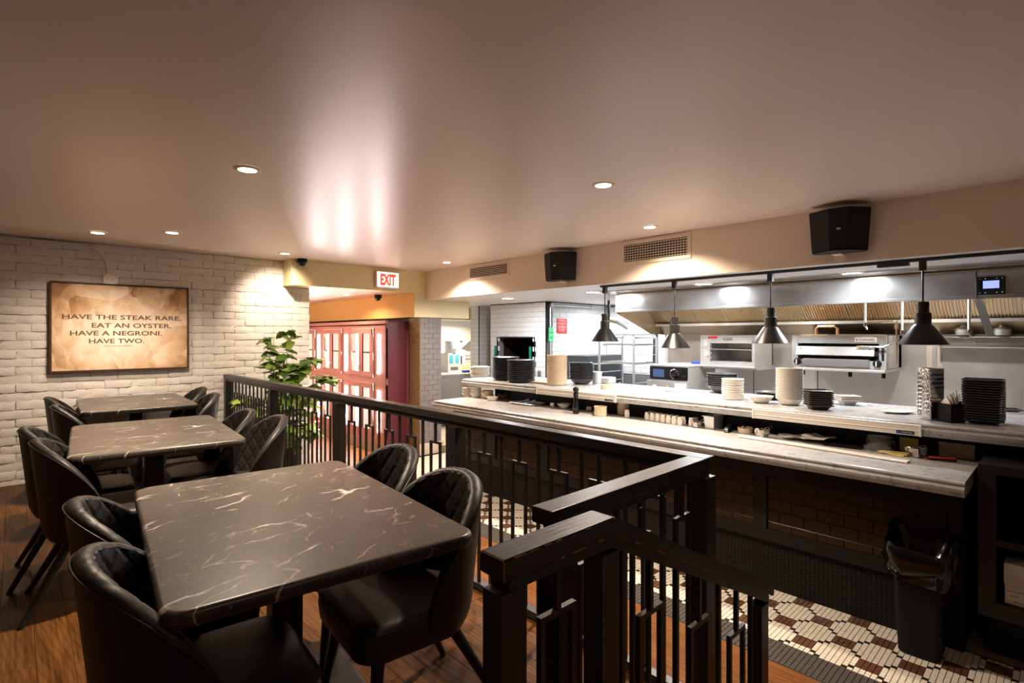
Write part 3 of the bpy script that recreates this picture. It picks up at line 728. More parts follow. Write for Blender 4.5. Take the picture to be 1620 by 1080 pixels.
def bal_bm(b, zt=ZR - .073): box(b, -BT / 2, -BT / 2, .044, BT / 2, BT / 2, zt)
def fork_bm(b, zt=ZR - .073, zc=.745, w=.105):
    box(b, -BT / 2, -BT / 2, zc, BT / 2, BT / 2, zt); box(b, -BT / 2, -w / 2, zc - BT, BT / 2, w / 2, zc)
    for s in (-1, 1): box(b, -BT / 2, s * (w / 2) - (BT if s > 0 else 0), .044, BT / 2, s * (w / 2) + (0 if s > 0 else BT), zc - BT)
b0 = obj('baluster', B(bal_bm), 'steel_black', t, (0, .10, 0)); f0 = obj('forked_baluster', B(fork_bm), 'steel_black', t, (0, 1.14 - .94, 0))
for y in (1.404, 1.633, 1.894, 2.156): inst(f0, t, (0, y - .94, 0))
for y in (1.27, 1.50, 1.763, 2.025, 2.285): inst(b0, t, (0, y - .94, 0))
for a, c in ((2.40, 3.85), (3.85, 5.23), (5.23, 6.55)):
    s = (c - a - .40) / 4
    for q in range(5):
        inst(f0, t, (0, a + .20 + s * q - .94, 0))
        if q < 4: inst(b0, t, (0, a + .20 + s * (q + .5) - .94, 0))
    inst(b0, t, (0, a + .085 - .94, 0)); inst(b0, t, (0, c - .085 - .94, 0))
for x in (-.145, -.405, -.665): inst(f0, t, (x, 0, 0), (0, 0, PI / 2))
for x in (-.075, -.275, -.535, -.735): inst(b0, t, (x, 0, 0))
for y in (3.85 - .94, 2.40 - .94, 5.23 - .94):
    for z in (.35, .70): obj('bolt', B(lambda b: cyl(b, 0, 0, 0, .005, .009, n=8, m=T(-.038, y, z) @ FX)), 'steel_black', t)
# ================================================================ STEP RAIL, level then sloping down the steps
Z2 = .955; SX = 1.0; EX = 1.935; EZ = .50
t = thing('step_rail', 'worn black handrail kinked at the steps, level then sloping down, nearest the camera', 'handrail', (0, .755, 0))
SL = (EZ - Z2) / (EX - SX)
def slab(b, zo0, zo1, y, x0=.655, x1=EX, bevel=.004, ins=0):
    """level then sloping bar between heights zo0..zo1 below the rail top"""
    pts = [(x0 + ins, Z2), (SX, Z2), (x1 - ins, Z2 + SL * (x1 - ins - SX))]
    prof = [(px, z - zo1) for px, z in pts] + [(px, z - zo0) for px, z in reversed(pts)]
    for f in range(1):
        a = [b.verts.new((px, -y, z)) for px, z in prof]; c = [b.verts.new((px, y, z)) for px, z in prof]
        b.faces.new(a); b.faces.new(c[::-1])
        for i in range(6): b.faces.new((a[i], c[i], c[(i + 1) % 6], a[(i + 1) % 6]))
    if bevel: bmesh.ops.bevel(b, geom=list(b.edges), offset=bevel, segments=2, affect='EDGES')
tr = obj('top_rail', B(lambda b: slab(b, .042, 0, .036)), 'railx', t)
obj('sub_rail', B(lambda b: slab(b, .070, .042, .026, bevel=.002, ins=.02)), 'steel_black', t)
def edge_wear(b):
    rw = random.Random(5)
    x = .66
    while x < EX - .05:
        ln = rw.uniform(.01, .05)
        zz = lambda q: Z2 - .0405 if q < SX else Z2 + SL * (q - SX) - .0405
        if rw.random() < .55: tube(b, [(x, -.0361, zz(x) + .001), (x + ln, -.0361, zz(x + ln) + .001)], rw.uniform(.0013, .0026), 5)
        x += ln + rw.uniform(.0, .04)
    for q in range(7):
        x = rw.uniform(.66, 1.1); ln = rw.uniform(.008, .03); tube(b, [(x, -.0355, Z2 - .002), (x + ln, -.0355, Z2 - .002)], .0016, 5)
    tube(b, [(.6555, -.0355, Z2 - .039), (.6555, -.0355, Z2 - .004)], .0018, 5)
    tube(b, [(.656, -.034, Z2 - .0015), (.656, .034, Z2 - .0015)], .0014, 5)
obj('worn_edge', B(edge_wear), 'worn', tr)
def zs(x): return (Z2 if x < SX else Z2 + SL * (x - SX)) - .069
def step_floor(x): return 0 if x < 1.02 else FL
for x, r in ((.69, .034), (.995, .034), (1.885, .030)):
    obj('post', B(lambda b: box(b, -r, -r * .8, step_floor(x - .02), r, r * .8, zs(x + r), .003)), 'steel_black', t, (x, 0, 0))
for x in (.84, 1.20, 1.46, 1.71):
    zt = zs(x + .01) + .004; zc = zt - (.125 if x > 1 else .10); fz = step_floor(x - .06) + .05; w_ = .112
    def fk(b):
        box(b, -BT / 2, -BT / 2, zc, BT / 2, BT / 2, zt); box(b, -w_ / 2, -BT / 2, zc - BT, w_ / 2, BT / 2, zc)
        for s in (-1, 1): box(b, s * w_ / 2 - (BT if s > 0 else 0), -BT / 2, fz, s * w_ / 2 + (0 if s > 0 else BT), BT / 2, zc - BT)
    obj('forked_baluster', B(fk), 'steel_black', t, (x, 0, 0))
for x in (1.075, 1.33, 1.585, 1.82):
    obj('baluster', B(lambda b: box(b, -BT / 2, -BT / 2, step_floor(x) + .05, BT / 2, BT / 2, zs(x) + .004)), 'steel_black', t, (x, 0, 0))
obj('bottom_rail', B(lambda b: box(b, 1.03, -.016, FL + .02, 1.86, .016, FL + .055, .002)), 'steel_black', t)
obj('bottom_rail', B(lambda b: box(b, .72, -.016, .02, .96, .016, .055, .002)), 'steel_black', t)
st = struct('floor', B(lambda b: box(b, 1.02, -.6, FL - .01, 1.36, .70, FL / 2, .004)), 'plank2')
# ================================================================ PASS COUNTER
CT, SH = .6245, .8385                                   # counter and shelf heights
Y0, Y1 = .382, 5.095
t = thing('counter_base', 'dark counter front with brown tiled panels between black stiles', 'counter', (3.74, 0, FL))
cb = t
obj('carcass', B(lambda b: box(b, .012, Y0 + .03, .0, .40, Y1 - .12, CT - FL - .087)), 'black_plastic', t)
obj('plinth', B(lambda b: box(b, .010, Y0 + .03, .0, .06, Y1 - .12, .36)), 'pgrout', t)
pv, pf = [], []
tmp = tile_mesh('mosaic_tile', .0235, .0235, .004, 'mgp', .0008)
mrot = FX
rows_ = 12
for i in range(int((Y1 - Y0 - .16) / .0258)):
    for j in range(rows_):
        m4 = T(.010, Y1 - .13 - .0258 * (i + .5), .012 + .0258 * (j + .5)) @ FX; o = len(pv)
        pv += [tuple(m4 @ v.co) for v in tmp.vertices]; pf += [tuple(o + n for n in p.vertices) for p in tmp.polygons]
me = bpy.data.meshes.new('plinth_mosaic'); me.from_pydata(pv, [], pf); me.materials.append(M['mgp'])
o = meshobj('plinth_mosaic', me, t, (0, 0, 0)); o['kind'] = 'stuff'
obj('rail', B(lambda b: box(b, -.016, Y0 + .03, .325, .03, Y1 - .12, .405, .003)), 'black_matte', t)
obj('rail', B(lambda b: box(b, -.016, Y0 + .03, .765, .03, Y1 - .12, CT - FL - .087, .003)), 'black_matte', t)
ST = [(.415, .482), (1.436, 1.517), (2.44, 2.52), (3.467, 3.602), (4.23, 4.417), (4.97, 5.04)]
for a, c in ST: obj('stile', B(lambda b: box(b, -.016, a, .405, .03, c, .765, .003)), 'black_matte', t)
for (a, b_), (c, d_) in zip(ST, ST[1:]):
    obj('panel', B(lambda b: box(b, .004, b_, .405, .02, c, .765)), 'bgrout', t)
    tile_field(t, c - b_ - .004, .36, .152, .0765, T(.004, c - .002, .405) @ FX, 'btile', thick=.005)
EDGE = [(-.078, .012), (-.060, .002), (-.046, .0), (-.036, .0), (-.0305, .008), (-.026, .016), (-.021, .016), (-.014, .010), (-.006, .012), (-.001, .020), (0, .028)]
def ogee(b, x0, y0, x1, y1, zt, r=.045):
    lv = []
    for dz, ins in EDGE:
        rr = [(x1, y0), (x1, y1)]
        pts = [(x1, y0 + .0), (x1, y1 - ins)] + [(x0 + ins + r - r * math.sin(a) , y1 - ins - r + r * math.cos(a)) for a in [i * PI / 12 for i in range(7)]] + [(x0 + ins, y0 + .0)]
        lv.append([Vector((x, y, zt + dz)) for x, y in pts])
    loft(b, lv)
t = thing('marble_counter', 'long white marble worktop with moulded edge below the pass shelf', 'worktop', (0, 0, 0))
sl = obj('worktop', B(lambda b: ogee(b, 3.50, Y0, 4.10, Y1, CT)), 'wmarble', t)
obj('rear_strip', B(lambda b: box(b, 4.101, Y0 - .002, CT - .075, 4.22, Y1, CT - .004, .003)), 'wmarble', t)
t = thing('pass_shelf', 'raised white marble pass shelf on a black back panel above the counter', 'shelf', (0, 0, 0))
obj('shelf_top', B(lambda b: ogee(b, 4.00, -.9, 4.92, 5.205, SH)), 'wmarble', t)
obj('back_panel', B(lambda b: box(b, 4.225, -.9, FL, 4.26, 4.80, SH - .079)), 'black_plastic', t)
obj('support', B(lambda b: cyl(b, 4.07, 4.98, CT - .001, SH - .078, .012)), 'steel_black', t)
obj('support', B(lambda b: box(b, 4.27, -.9, FL, 4.80, 4.7, SH - .09)), 'black_plastic', t)
# ticket rails
def ticket_rail(name, label, loc, length, tilt=0, sticker=True, rz=0):
    t = thing(name, label, 'ticket rail', loc, rz)
    prof = [(0, 0), (.006, 0), (.006, .05), (.010, .056), (.010, .066), (.002, .068), (0, .062)]
    def bd(b):
        a = [b.verts.new((-x, 0, z)) for x, z in prof]; c = [b.verts.new((-x, -length, z)) for x, z in prof]
        n = len(prof); b.faces.new(a[::-1]); b.faces.new(c)
        for i in range(n): b.faces.new((a[i], a[(i + 1) % n], c[(i + 1) % n], c[i]))
    obj('channel', B(bd), 'white_metal', t)
    for y in (0, -length): obj('end_cap', B(lambda b: box(b, -.0125, y - .006, -.002, .001, y + .006, .068, .002)), 'white_plastic', t)
    obj('lip', B(lambda b: tube(b, [(-.010, -.006, .030), (-.010, -length + .006, .030)], .003, 6)), 'white_metal', t)
    if sticker:
        s = obj('sticker', B(lambda b: box(b, -.0085, -length + .03, .006, -.006, -length + .12, .026)), 'inkgrey', t)
        obj('sticker_emblem', B(lambda b: box(b, -.0092, -length + .10, .008, -.0085, -length + .118, .024)), 'blue', s)
        text('lettering', 'TICKET RAIL', .010, 'white_ink', s, T(-.0087, -length + .066, .016) @ FX, .0003)
    return t
ticket_rail('ticket_rail', 'white ticket rail fixed under the shelf edge behind the pepper mill', (3.997, 3.87, SH - .078), 1.0)
ticket_rail('ticket_rail', 'white ticket rail fixed under the shelf edge above the napkin pile', (3.997, 1.635, SH - .078), .995)
tr3 = ticket_rail('ticket_rail', 'loose ticket rail lying flat on the marble worktop', (0, 0, 0), 1.02, sticker=False)
p = on_z(1175, 690, CT); q = on_z(1480, 737, CT)
tr3.location = (p[0], p[1], CT + .0125); tr3.rotation_euler = (0, math.radians(-90), 0)
ang = math.atan2(q[0] - p[0], -(q[1] - p[1]))
tr3.rotation_euler = Matrix((R(ang) @ R(math.radians(-90), 'Y'))).to_euler()
# ---------------------------------------------------------------- crockery builders (origin at the base centre)
def bowl_prof(r, h, foot=.5, th=.0045, curve=1.6):
    o = [(foot * r, 0)] + [(r * (foot + (1 - foot) * (i / 8) ** (1 / curve)), h * i / 8) for i in range(1, 9)]
    o = o[:-1] + [(r - .001, h - .006), (r + .003, h - .004), (r + .003, h)]
    return o + [(r - th, h)] + [((foot + (1 - foot) * (i / 8) ** (1 / curve)) * r - th, max(th, h * i / 8)) for i in range(7, 0, -1)] + [(0, th)]
def plate_prof(r, h=.018, th=.005):
    return [(r * .62, 0), (r * .66, .002), (r * .80, h * .35), (r, h - th * .4), (r * 1.005, h), (r - .004, h + .001), (r * .78, h * .35 + th), (r * .62, th), (0, th)]
def straight_prof(r, h, th=.006):
    return [(r * .88, 0), (r * .92, .003), (r * .955, h * .45), (r * .965, h - .009), (r, h - .006), (r, h), (r - th, h), (r - th, .008), (r * .8, th), (0, th)]
ORD = 'first second third fourth fifth sixth seventh eighth ninth tenth eleventh twelfth thirteenth fourteenth fifteenth sixteenth seventeenth eighteenth nineteenth twentieth'.split()
def nth(label, i, n):
    a, b = label.split(' in the ', 1) if ' in the ' in label else (label, '')
    w_ = 'lowest' if i == 0 else 'topmost' if i == n - 1 else ORD[i] + ' from bottom'
    return f'{a}, {w_} in the {b}'
def mug(name, prof, mat, label, cat, group, loc, parts=None):
    o = obj(name, B(lambda b: lathe(b, prof, 30, close=True)), mat, None, loc); tag(o, label, cat, group); return o
def stack(name, prof, mat, n, pitch, base, label, cat, group, wob=.002, toplabel=None, seed=1):
    rr = random.Random(seed); o = None
    for i in range(n):
        loc = (base[0] + rr.uniform(-wob, wob), base[1] + rr.uniform(-wob, wob), base[2] + pitch * i + .0005)
        if o is None: o = mug(name, prof, mat, label, cat, group, loc); c = o
        else: c = inst(o, None, loc, (0, 0, rr.uniform(0, 6)))
        c['label'] = nth(label, i, n)
    return o
def S(px, py): return on_z(px, py, SH)
def K(px, py): return on_z(px, py, CT)
def px_r(px_w, p): # half-width in metres of something px_w pixels wide standing at p, corrected for the wide-angle stretch
    d = depth(p[0], p[1]); u = (p[0] * CS - p[1] * SN) / d
    return px_w * d / F_PX / 2 / math.sqrt(1 + u * u)
def back(p, r):  # a base point seen at the front rim: move the centre away from the eye by r
    L = math.hypot(p[0], p[1]); return (p[0] + p[0] / L * r, p[1] + p[1] / L * r, p[2])
# --- on the pass shelf, left to right
p = S(760, 596); r = .128; p = back(p, r * .62)
stack('plate', plate_prof(r, .020), 'ceramic', 9, .0135, p, 'white plate in the low stack at the left shelf end', 'plate', 'white plates at the shelf end')
p = S(800, 602); r = .168; p = back(p, r * .75)
stack('plate', plate_prof(r, .030, .006), 'ceramic_d', 13, .0205, p, 'charcoal plate in the taller left stack on the shelf', 'plate', 'tall left stack of charcoal plates', .003, 'topmost charcoal plate of the taller left stack', 2)
p = S(823, 605); r = .165; p = back(p, r * .75); p = (p[0] - .03, p[1] - .05, p[2])
stack('plate', plate_prof(r, .030, .006), 'ceramic_d', 12, .0205, p, 'charcoal plate in the front stack beside the taller left stack', 'plate', 'front stack of charcoal plates', .003, 'topmost charcoal plate of the front stack', 3)
p = S(852, 606); t = tag(obj('cutting_board', B(lambda b: box(b, -.10, -.16, 0, .10, .16, .016, .003)), 'woodlight', None, (p[0] + .06, p[1], SH)), 'thin pale board lying on the shelf beside the charcoal plates', 'board')
p = S(881, 610); r = .112; p = back(p, r * .9)
stack('dish', straight_prof(r, .024), 'ceramic_b', 17, .0186, p, 'beige dish in the tall stack on the pass shelf', 'dish', 'tall stack of beige dishes', .0012, 'topmost beige dish of the tall stack', 4)
p = S(920, 608); r = .135; p = back(p, r * .5)
stack('bowl', bowl_prof(r, .062, .48), 'ceramic_d', 11, .0175, p, 'charcoal bowl in the stack beside the tall beige dishes', 'bowl', 'stack of charcoal bowls', .004, 'topmost charcoal bowl beside the beige dishes', 5)
p = S(944, 596); r = .05
t = thing('tub', 'white plastic tub standing behind the charcoal bowls', 'tub', (4.74, p[1] * 4.74 / p[0], SH)); 
obj('tub_body', B(lambda b: lathe(b, [(.048, 0), (.060, .13), (.057, .13), (.045, .004), (0, .004)], 24)), 'white_plastic', t); obj('rim', B(lambda b: tube(b, [(.0605 * math.cos(a), .0605 * math.sin(a), .128) for a in [i * PI / 12 for i in range(24)]], .003, 6, True)), 'white_plastic', t)
p = S(959, 616); r = .062; pc = back(p, r)
mug('ramekin', straight_prof(r, .042), 'ceramic_b', 'beige ramekin standing in front of the folded napkins', 'ramekin', None, pc)
p = S(958, 607); pn = back(p, .13)
for i in range(5):
    tag(obj('napkin', B(lambda b: box(b, -.10, -.085, 0, .10, .085, .0115, .004)), 'paper' if i % 2 == 0 else ('bluecloth' if False else 'cardw'), None, (pn[0], pn[1], SH + .004 + .0118 * i), .25 + .03 * (i % 3)), nth('folded napkin in the pile behind the beige ramekin', i, 5), 'napkin', 'pile of folded napkins')
p = S(1143, 622); r = .137; p = back(p, r * .45)
stack('bowl', bowl_prof(r, .07, .42), 'ceramic_d', 7, .0185, p, 'dark bowl in the stack behind the white plates', 'bowl', 'stack of dark bowls behind white plates', .004, 'topmost dark bowl behind the white plates', 6)
p = S(1159, 633); r = .088; p = back(p, r * .9)
stack('saucer', straight_prof(r, .022, .006), 'ceramic', 9, .0188, p, 'small white plate in the short middle stack of the shelf', 'plate', 'short stack of white plates', .0015, 'topmost white plate of the short middle stack', 7)
p = S(1204, 638); r = .088; p = back(p, r * .55)
mug('bowl', bowl_prof(r, .055, .45), 'ceramic', 'single white bowl between two stacks on the shelf', 'bowl', None, p)
p = S(1222, 634); r = .12; p = back(p, r * .75)
stack('plate', plate_prof(r, .018), 'ceramic_d', 4, .014, (p[0] + .05, p[1] + .03, SH), 'dark plate in the low stack behind the single white bowl', 'plate', 'low stack of dark plates', .002, None, 8)
p = S(1249, 641); r = .094; p = back(p, r * .55)
stack('bowl', bowl_prof(r, .050, .58), 'ceramic', 20, .0122, p, 'white bowl in the tall stack by the black plates', 'bowl', 'tall stack of white bowls', .001, 'topmost white bowl of the tall stack', 9)
def square_plate(b, s, h=.028, th=.004, rise=.62):
    lv = [(0, s * rise), (.004, s * (rise + .03)), (h - .008, s * .87), (h - .006, s), (h, s), (h + .0015, s - .004), (h - .004, s * .95), (th + .002, s * rise), (th, s * rise - .01)]
    loft(b, [[Vector((x, y, z)) for x, y in rrect(-q, -q, q, q, .012, 3)] for z, q in lv])
def sq_stack(n, pitch, base, s, rz, label, group, toplabel, h=.028):
    o = None
    rr = random.Random(12)
    for i in range(n):
        loc = (base[0] + rr.uniform(-.001, .001), base[1] + rr.uniform(-.001, .001), SH + pitch * i + .0005)
        if o is None: o = obj('square_plate', B(lambda b: square_plate(b, s, h)), 'ceramic_k', None, loc, rz); tag(o, label, 'plate', group); c = o
        else: c = inst(o, None, loc, (0, 0, rz + rr.uniform(-.012, .012)))
        c['label'] = nth(label, i, n)
    c['label'] = toplabel
p = S(1294, 649); p = back(p, .085)
sq_stack(8, .0148, p, .082, .60, 'black square plate in the short stack by the white bowls', 'short stack of black square plates', 'topmost black square plate of the short stack', .034)
p = S(1342, 642); p = back(p, .05)
for i in range(3):
    o = obj('square_bowl', B(lambda b: square_plate(b, .072, .045, .005, .55)), 'ceramic', None, (p[0] + .05, p[1] + .02, SH + .013 * i), .7); tag(o, ('lowest', 'middle', 'topmost')[i] + ' white square bowl nested behind the black square plates', 'bowl', 'nested white square bowls')
p = S(1372, 641)
tag(obj('folded_card', B(lambda b: (box(b, -.05, -.03, 0, .05, .03, .004, .001), box(b, -.03, -.025, .004, .035, .02, .010, .002))), 'cardw', None, (p[0] + .04, p[1], SH), .5), 'small folded paper slip lying beside the white square bowls', 'paper')
p = S(1420, 655)
o = obj('oval_plate', B(lambda b: lathe(b, plate_prof(.105, .016), 32, R(.78), ell=(.62, 1.0))), 'ceramic', None, back(p, .06)); tag(o, 'shallow white oval plate lying alone on the shelf', 'plate')
# wire-handled steel serving baskets
p = S(1472, 665); pbk = back(p, .062)
bk0 = None
def basket_body(b, s=.05, h=.062, n=4):
    lv = [(0, s * .80), (.004, s * .86), (h, s), (h, s - .0016), (.005, s * .84), (.002, s * .8)]
    loft(b, [[Vector((x * 1.0, y * 1.0, z)) for x, y in rrect(-q, -q, q, q, .008, 2)] for z, q in lv])
def handle_wire(b, sgn, s=.05, h=.062):
    pts = [(sgn * (s + .001), -s * .62, h * .35)] + [(sgn * (s + .006 + .014 * math.sin(a)), -s * .68 * math.cos(a), h * .55 + .034 * math.sin(a)) for a in [i * PI / 10 for i in range(11)]] + [(sgn * (s + .001), s * .62, h * .35)]
    tube(b, pts, .0029, 6)
def rim_wire(b, s=.05, h=.062): tube(b, [(x, y, h) for x, y in rrect(-s, -s, s, s, .008, 2)], .0024, 6, True)
def basket(loc, rz, label, group=None, k=1.0):
    t = thing('serving_basket', label, 'basket', loc, rz, group)
    obj('basket_body', B(lambda b: basket_body(b, .05 * k, .062 * k)), 'chrome', t); obj('rim', B(lambda b: rim_wire(b, .05 * k, .062 * k)), 'chrome', t)
    for s in (-1, 1): obj('handle', B(lambda b: handle_wire(b, s, .05 * k, .062 * k)), 'chrome', t)
    return t
for i in range(11):
    loc = (pbk[0], pbk[1], SH + .001 + .0262 * i); lb = 'steel basket in the tall nested stack on the shelf'; rz = -.62 + random.uniform(-.06, .06)
    bk0 = basket(loc, rz, lb, 'nested steel baskets') if i == 0 else dup(bk0, loc, rz)
    bk0['label'] = nth(lb, i, 11)
# napkin holders
def holder(loc, rz, label):
    t = thing('napkin_holder', label, 'napkin holder', loc, rz)
    def bd(b):
        for a in ((-.046, -.046, 0, -.042, .046, .115), (.042, -.046, 0, .046, .046, .085), (-.046, -.046, 0, .046, -.042, .115), (-.046, .042, 0, .046, .046, .115), (-.046, -.046, 0, .046, .046, .006)): box(b, *a)
    obj('holder_body', B(bd), 'black_plastic', t)
    for q in range(4):
        def np_(b):
            x = -.03 + .018 * q; hh_ = .16 + .012 * ((q * 7) % 3)
            prism(b, [(-.038, .01), (.038, .01), (.030, hh_ * .74), (.004 + .006 * q, hh_), (-.034, hh_ * .72)], 0, .006, T(x, 0, 0) @ FX)
        obj('napkin', B(np_), 'paper', t)
    return t
p = S(1504, 669); p = back(p, .055); holder(p, -.62, 'black napkin holder between the steel baskets and the tall black plates')
holder((p[0] + .17, p[1] + .01, SH), -.55, 'second black napkin holder standing behind the first one')
p = S(1556, 672); p = back(p, .10)
sq_stack(17, .0150, p, .098, .03, 'black square plate in the tall stack at the right shelf end', 'tall stack of black square plates', 'topmost black square plate of the tall right stack', .026)
p = S(1597, 652); o = obj('square_dish', B(lambda b: square_plate(b, .06, .02)), 'ceramic_d', None, (p[0] + .05, p[1], SH), .3); tag(o, 'small dark square dish behind the tall black plates', 'dish')
# --- on the marble worktop, left to right
p = back(K(739, 627), .05); stack('small_bowl', bowl_prof(.058, .03, .7), 'ceramic', 5, .018, p, 'small white bowl in the leftmost stack on the worktop', 'bowl', 'first stack of small bowls', .004, None, 21)
p = back(K(753, 629), .055); stack('small_bowl', bowl_prof(.066, .03, .7), 'ceramic', 7, .0165, p, 'small white bowl in the second stack from the left worktop end', 'bowl', 'second stack of small bowls', .004, None, 22)
p = back(K(771, 631), .06); stack('gratin_dish', bowl_prof(.072, .03, .72), 'ceramic_b', 5, .0165, p, 'cream gratin dish in the stack beside the small white bowls', 'dish', 'stack of gratin dishes', .006, None, 23)
p = back(K(779, 634), .04); o = obj('oval_dish', B(lambda b: lathe(b, bowl_prof(.062, .045, .68), 28, R(-.7), ell=(1.1, .72))), 'ceramic', None, p); tag(o, 'white oval dish in front of the gratin dishes', 'dish')
p = back(K(797, 631), .05); mug('bowl', bowl_prof(.075, .055, .6), 'amber', 'reddish brown glazed bowl at the back of the worktop', 'bowl', None, p)
p = back(K(817, 633), .05); mug('tin', straight_prof(.06, .05, .003), 'chrome', 'low round steel tin behind the sheet tray', 'tin', None, (p[0] + .08, p[1], CT))
p = back(K(834, 642), .14)
def tray_bm(b, a, c, h=.02):
    lv = [(0, 0), (.002, -.003), (h, .008), (h + .002, .014), (h, .016), (h - .001, .010), (.004, -.004), (.003, -.01)]
    loft(b, [[Vector((x, y, z)) for x, y in rrect(-a - i, -c - i, a + i, c + i, .02, 4)] for z, i in lv])
o = obj('sheet_tray', B(lambda b: tray_bm(b, .10, .165)), 'alu', None, (p[0], p[1], CT), .05); tag(o, 'small aluminium sheet tray holding two blue cloths', 'tray')
def cloth(b, seed):
    rr = random.Random(seed); lp = []
    for i in range(9):
        x = -.065 + .13 * i / 8; w_ = .016 + .012 * math.sin(i / 8 * PI); h = .016 + .042 * (i / 8) ** 1.3 * (1 if i < 8 else .8)
        lp.append([Vector((x, w_ * math.cos(a) * (1 + .15 * rr.uniform(-1, 1)), .003 + h * .5 + h * .5 * math.sin(a))) for a in [q * 2 * PI / 10 for q in range(10)]])
    loft(b, lp)
for k_, (dx, dy) in enumerate(((-.01, .055), (-.02, -.055))):
    o = obj('cloth', B(lambda b: cloth(b, k_)), 'bluecloth', None, (p[0] + dx, p[1] + dy, CT + .003), -.9); tag(o, ('left' if k_ == 0 else 'right') + ' one of two rolled blue cloths on the small sheet tray', 'cloth')
p = back(K(866, 638), .02); t = thing('pitcher', 'small steel pitcher behind the blue cloths', 'pitcher', (p[0] + .05, p[1], CT)); obj('pitcher_body', B(lambda b: lathe(b, [(.024, 0), (.028, .02), (.022, .06), (.026, .075), (.0245, .075), (.02, .06), (.025, .02), (0, .004)], 20)), 'chrome', t); obj('handle', B(lambda b: tube(b, [(0, .023, .065), (0, .045, .06), (0, .043, .03), (0, .027, .02)], .003, 6)), 'chrome', t)
p = back(K(875, 644), .035); mug('sauce_cup', straight_prof(.036, .045, .002), 'chrome', 'small steel sauce cup left of the white bowl', 'cup', None, p)
p = back(K(892, 646), .04); mug('bowl', bowl_prof(.068, .046, .5), 'ceramic', 'white footed bowl beside the pepper mill on the worktop', 'bowl', None, p)
p = back(K(911, 655), .03)
t = thing('pepper_mill', 'tall black turned pepper mill standing on the worktop', 'pepper mill', p)
obj('mill_body', B(lambda b: lathe(b, [(.030, 0), (.031, .004), (.031, .03), (.028, .034), (.031, .038), (.031, .046), (.028, .05), (.030, .054), (.0295, .075), (.024, .11), (.021, .135), (.0225, .17), (.026, .19), (.027, .20), (.022, .203), (.0, .204)], 28)), 'black_gloss', t)
obj('mill_head', B(lambda b: lathe(b, [(.016, .203), (.018, .208), (.0255, .215), (.029, .228), (.028, .242), (.02, .252), (.008, .256), (0, .257)], 28)), 'black_gloss', t)
obj('knob', B(lambda b: lathe(b, [(.004, .256), (.0065, .262), (.006, .268), (0, .271)], 14)), 'chrome', t)
p = back(K(927, 651), .03); mug('sauce_cup', straight_prof(.038, .042, .002), 'chrome', 'small steel sauce cup right of the pepper mill', 'cup', None, (p[0] + .06, p[1], CT))
p = back(K(950, 659), .06); stack('ramekin', straight_prof(.062, .045), 'ceramic_b', 2, .0435, p, 'beige ramekin in the pair stacked in front of the ticket rail', 'ramekin', 'pair of stacked ramekins', .001, None, 31)
p = back(K(983, 657), .055); stack('ramekin', straight_prof(.058, .045), 'ceramic_b', 3, .044, (p[0] + .03, p[1], CT), 'beige ramekin in the triple stack beside a white jar', 'ramekin', 'stack of three ramekins', .001, None, 32)
def jar_parts(t):
    obj('jar_body', B(lambda b: lathe(b, [(.021, 0), (.0235, .003), (.024, .04), (.0225, .046), (.018, .05), (.018, .053), (0, .053)], 22)), 'ceramic', t)
    obj('lid', B(lambda b: lathe(b, [(.0195, .053), (.0205, .055), (.0205, .066), (.019, .068), (0, .0685)], 22)), 'white_plastic', t)
p = back(K(993, 660), .02)
j0 = thing('jar', 'single white lidded jar in front of the three ramekins', 'jar', (p[0] - .01, p[1], CT)); jar_parts(j0)
a = back(K(1024, 664), .02); c = back(K(1076, 673), .02)
for row_ in range(2):
    for i in range(7):
        f = i / 6; dup(j0, (a[0] + (c[0] - a[0]) * f + .055 * row_, a[1] + (c[1] - a[1]) * f + (.0 if not row_ else .004), CT), i, f"white lidded jar, {ORD[i]} from the left in the {'front' if row_ == 0 else 'back'} jar row on the worktop" , 'white jars in rows')
for dx, dy, wd_l in ((.030, -.085, 'front'), (.075, -.10, 'rear')): dup(j0, (c[0] + dx, c[1] + dy, CT), 0, wd_l + ' white lidded jar of two set apart right of the jar rows')
p = back(K(1103, 677), .04); basket((p[0], p[1], CT + .001), -.4, 'small steel basket beside the rows of white jars', None, .72)
p = back(K(1127, 679), .05)
t = thing('food_pan', 'deep grey plastic food pan with a flanged rim on the worktop', 'food pan', (p[0] + .02, p[1], CT), -.05)
def pan(b, a=.085, c=.048, h=.10):
    lv = [(0, .80), (.004, .84), (h, .97), (h, 1.12), (h + .004, 1.13), (h + .005, .97), (.006, .82), (.005, .78)]
    loft(b, [[Vector((x, y, z)) for x, y in rrect(-a * q, -c * q, a * q, c * q, .012, 3)] for z, q in lv])
obj('pan_body', B(pan), 'alu', t)
p = back(K(1150, 684), .03)
t = thing('stapler', 'black and steel stapler beside the grey food pan', 'stapler', (p[0] + .03, p[1], CT), .2)
obj('base', B(lambda b: box(b, -.07, -.017, 0, .07, .017, .010, .003)), 'black_plastic', t)
obj('magazine', B(lambda b: box(b, -.068, -.009, .012, .065, .009, .022, .002, m=R(-.08, 'Y'))), 'chrome', t)
obj('arm', B(lambda b: box(b, -.072, -.014, .026, .068, .014, .048, .010, m=R(-.12, 'Y'))), 'black_plastic', t)
obj('nose', B(lambda b: box(b, -.076, -.013, .020, -.05, .013, .044, .008)), 'chrome', t)
p = back(K(1176, 680), .05); pd = (p[0] + .06, p[1] + .01, CT)
def deli(loc, label, r=.055, h=.085):
    t = thing('deli_cup', label, 'cup', loc)
    obj('cup_body', B(lambda b: lathe(b, [(r * .82, 0), (r, h), (r + .004, h + .002), (r + .003, h + .006), (r - .003, h + .003), (r * .80, .003), (0, .003)], 26)), 'clear', t)
    return t
deli(pd, 'clear plastic deli cup behind the beige bowl of tips')
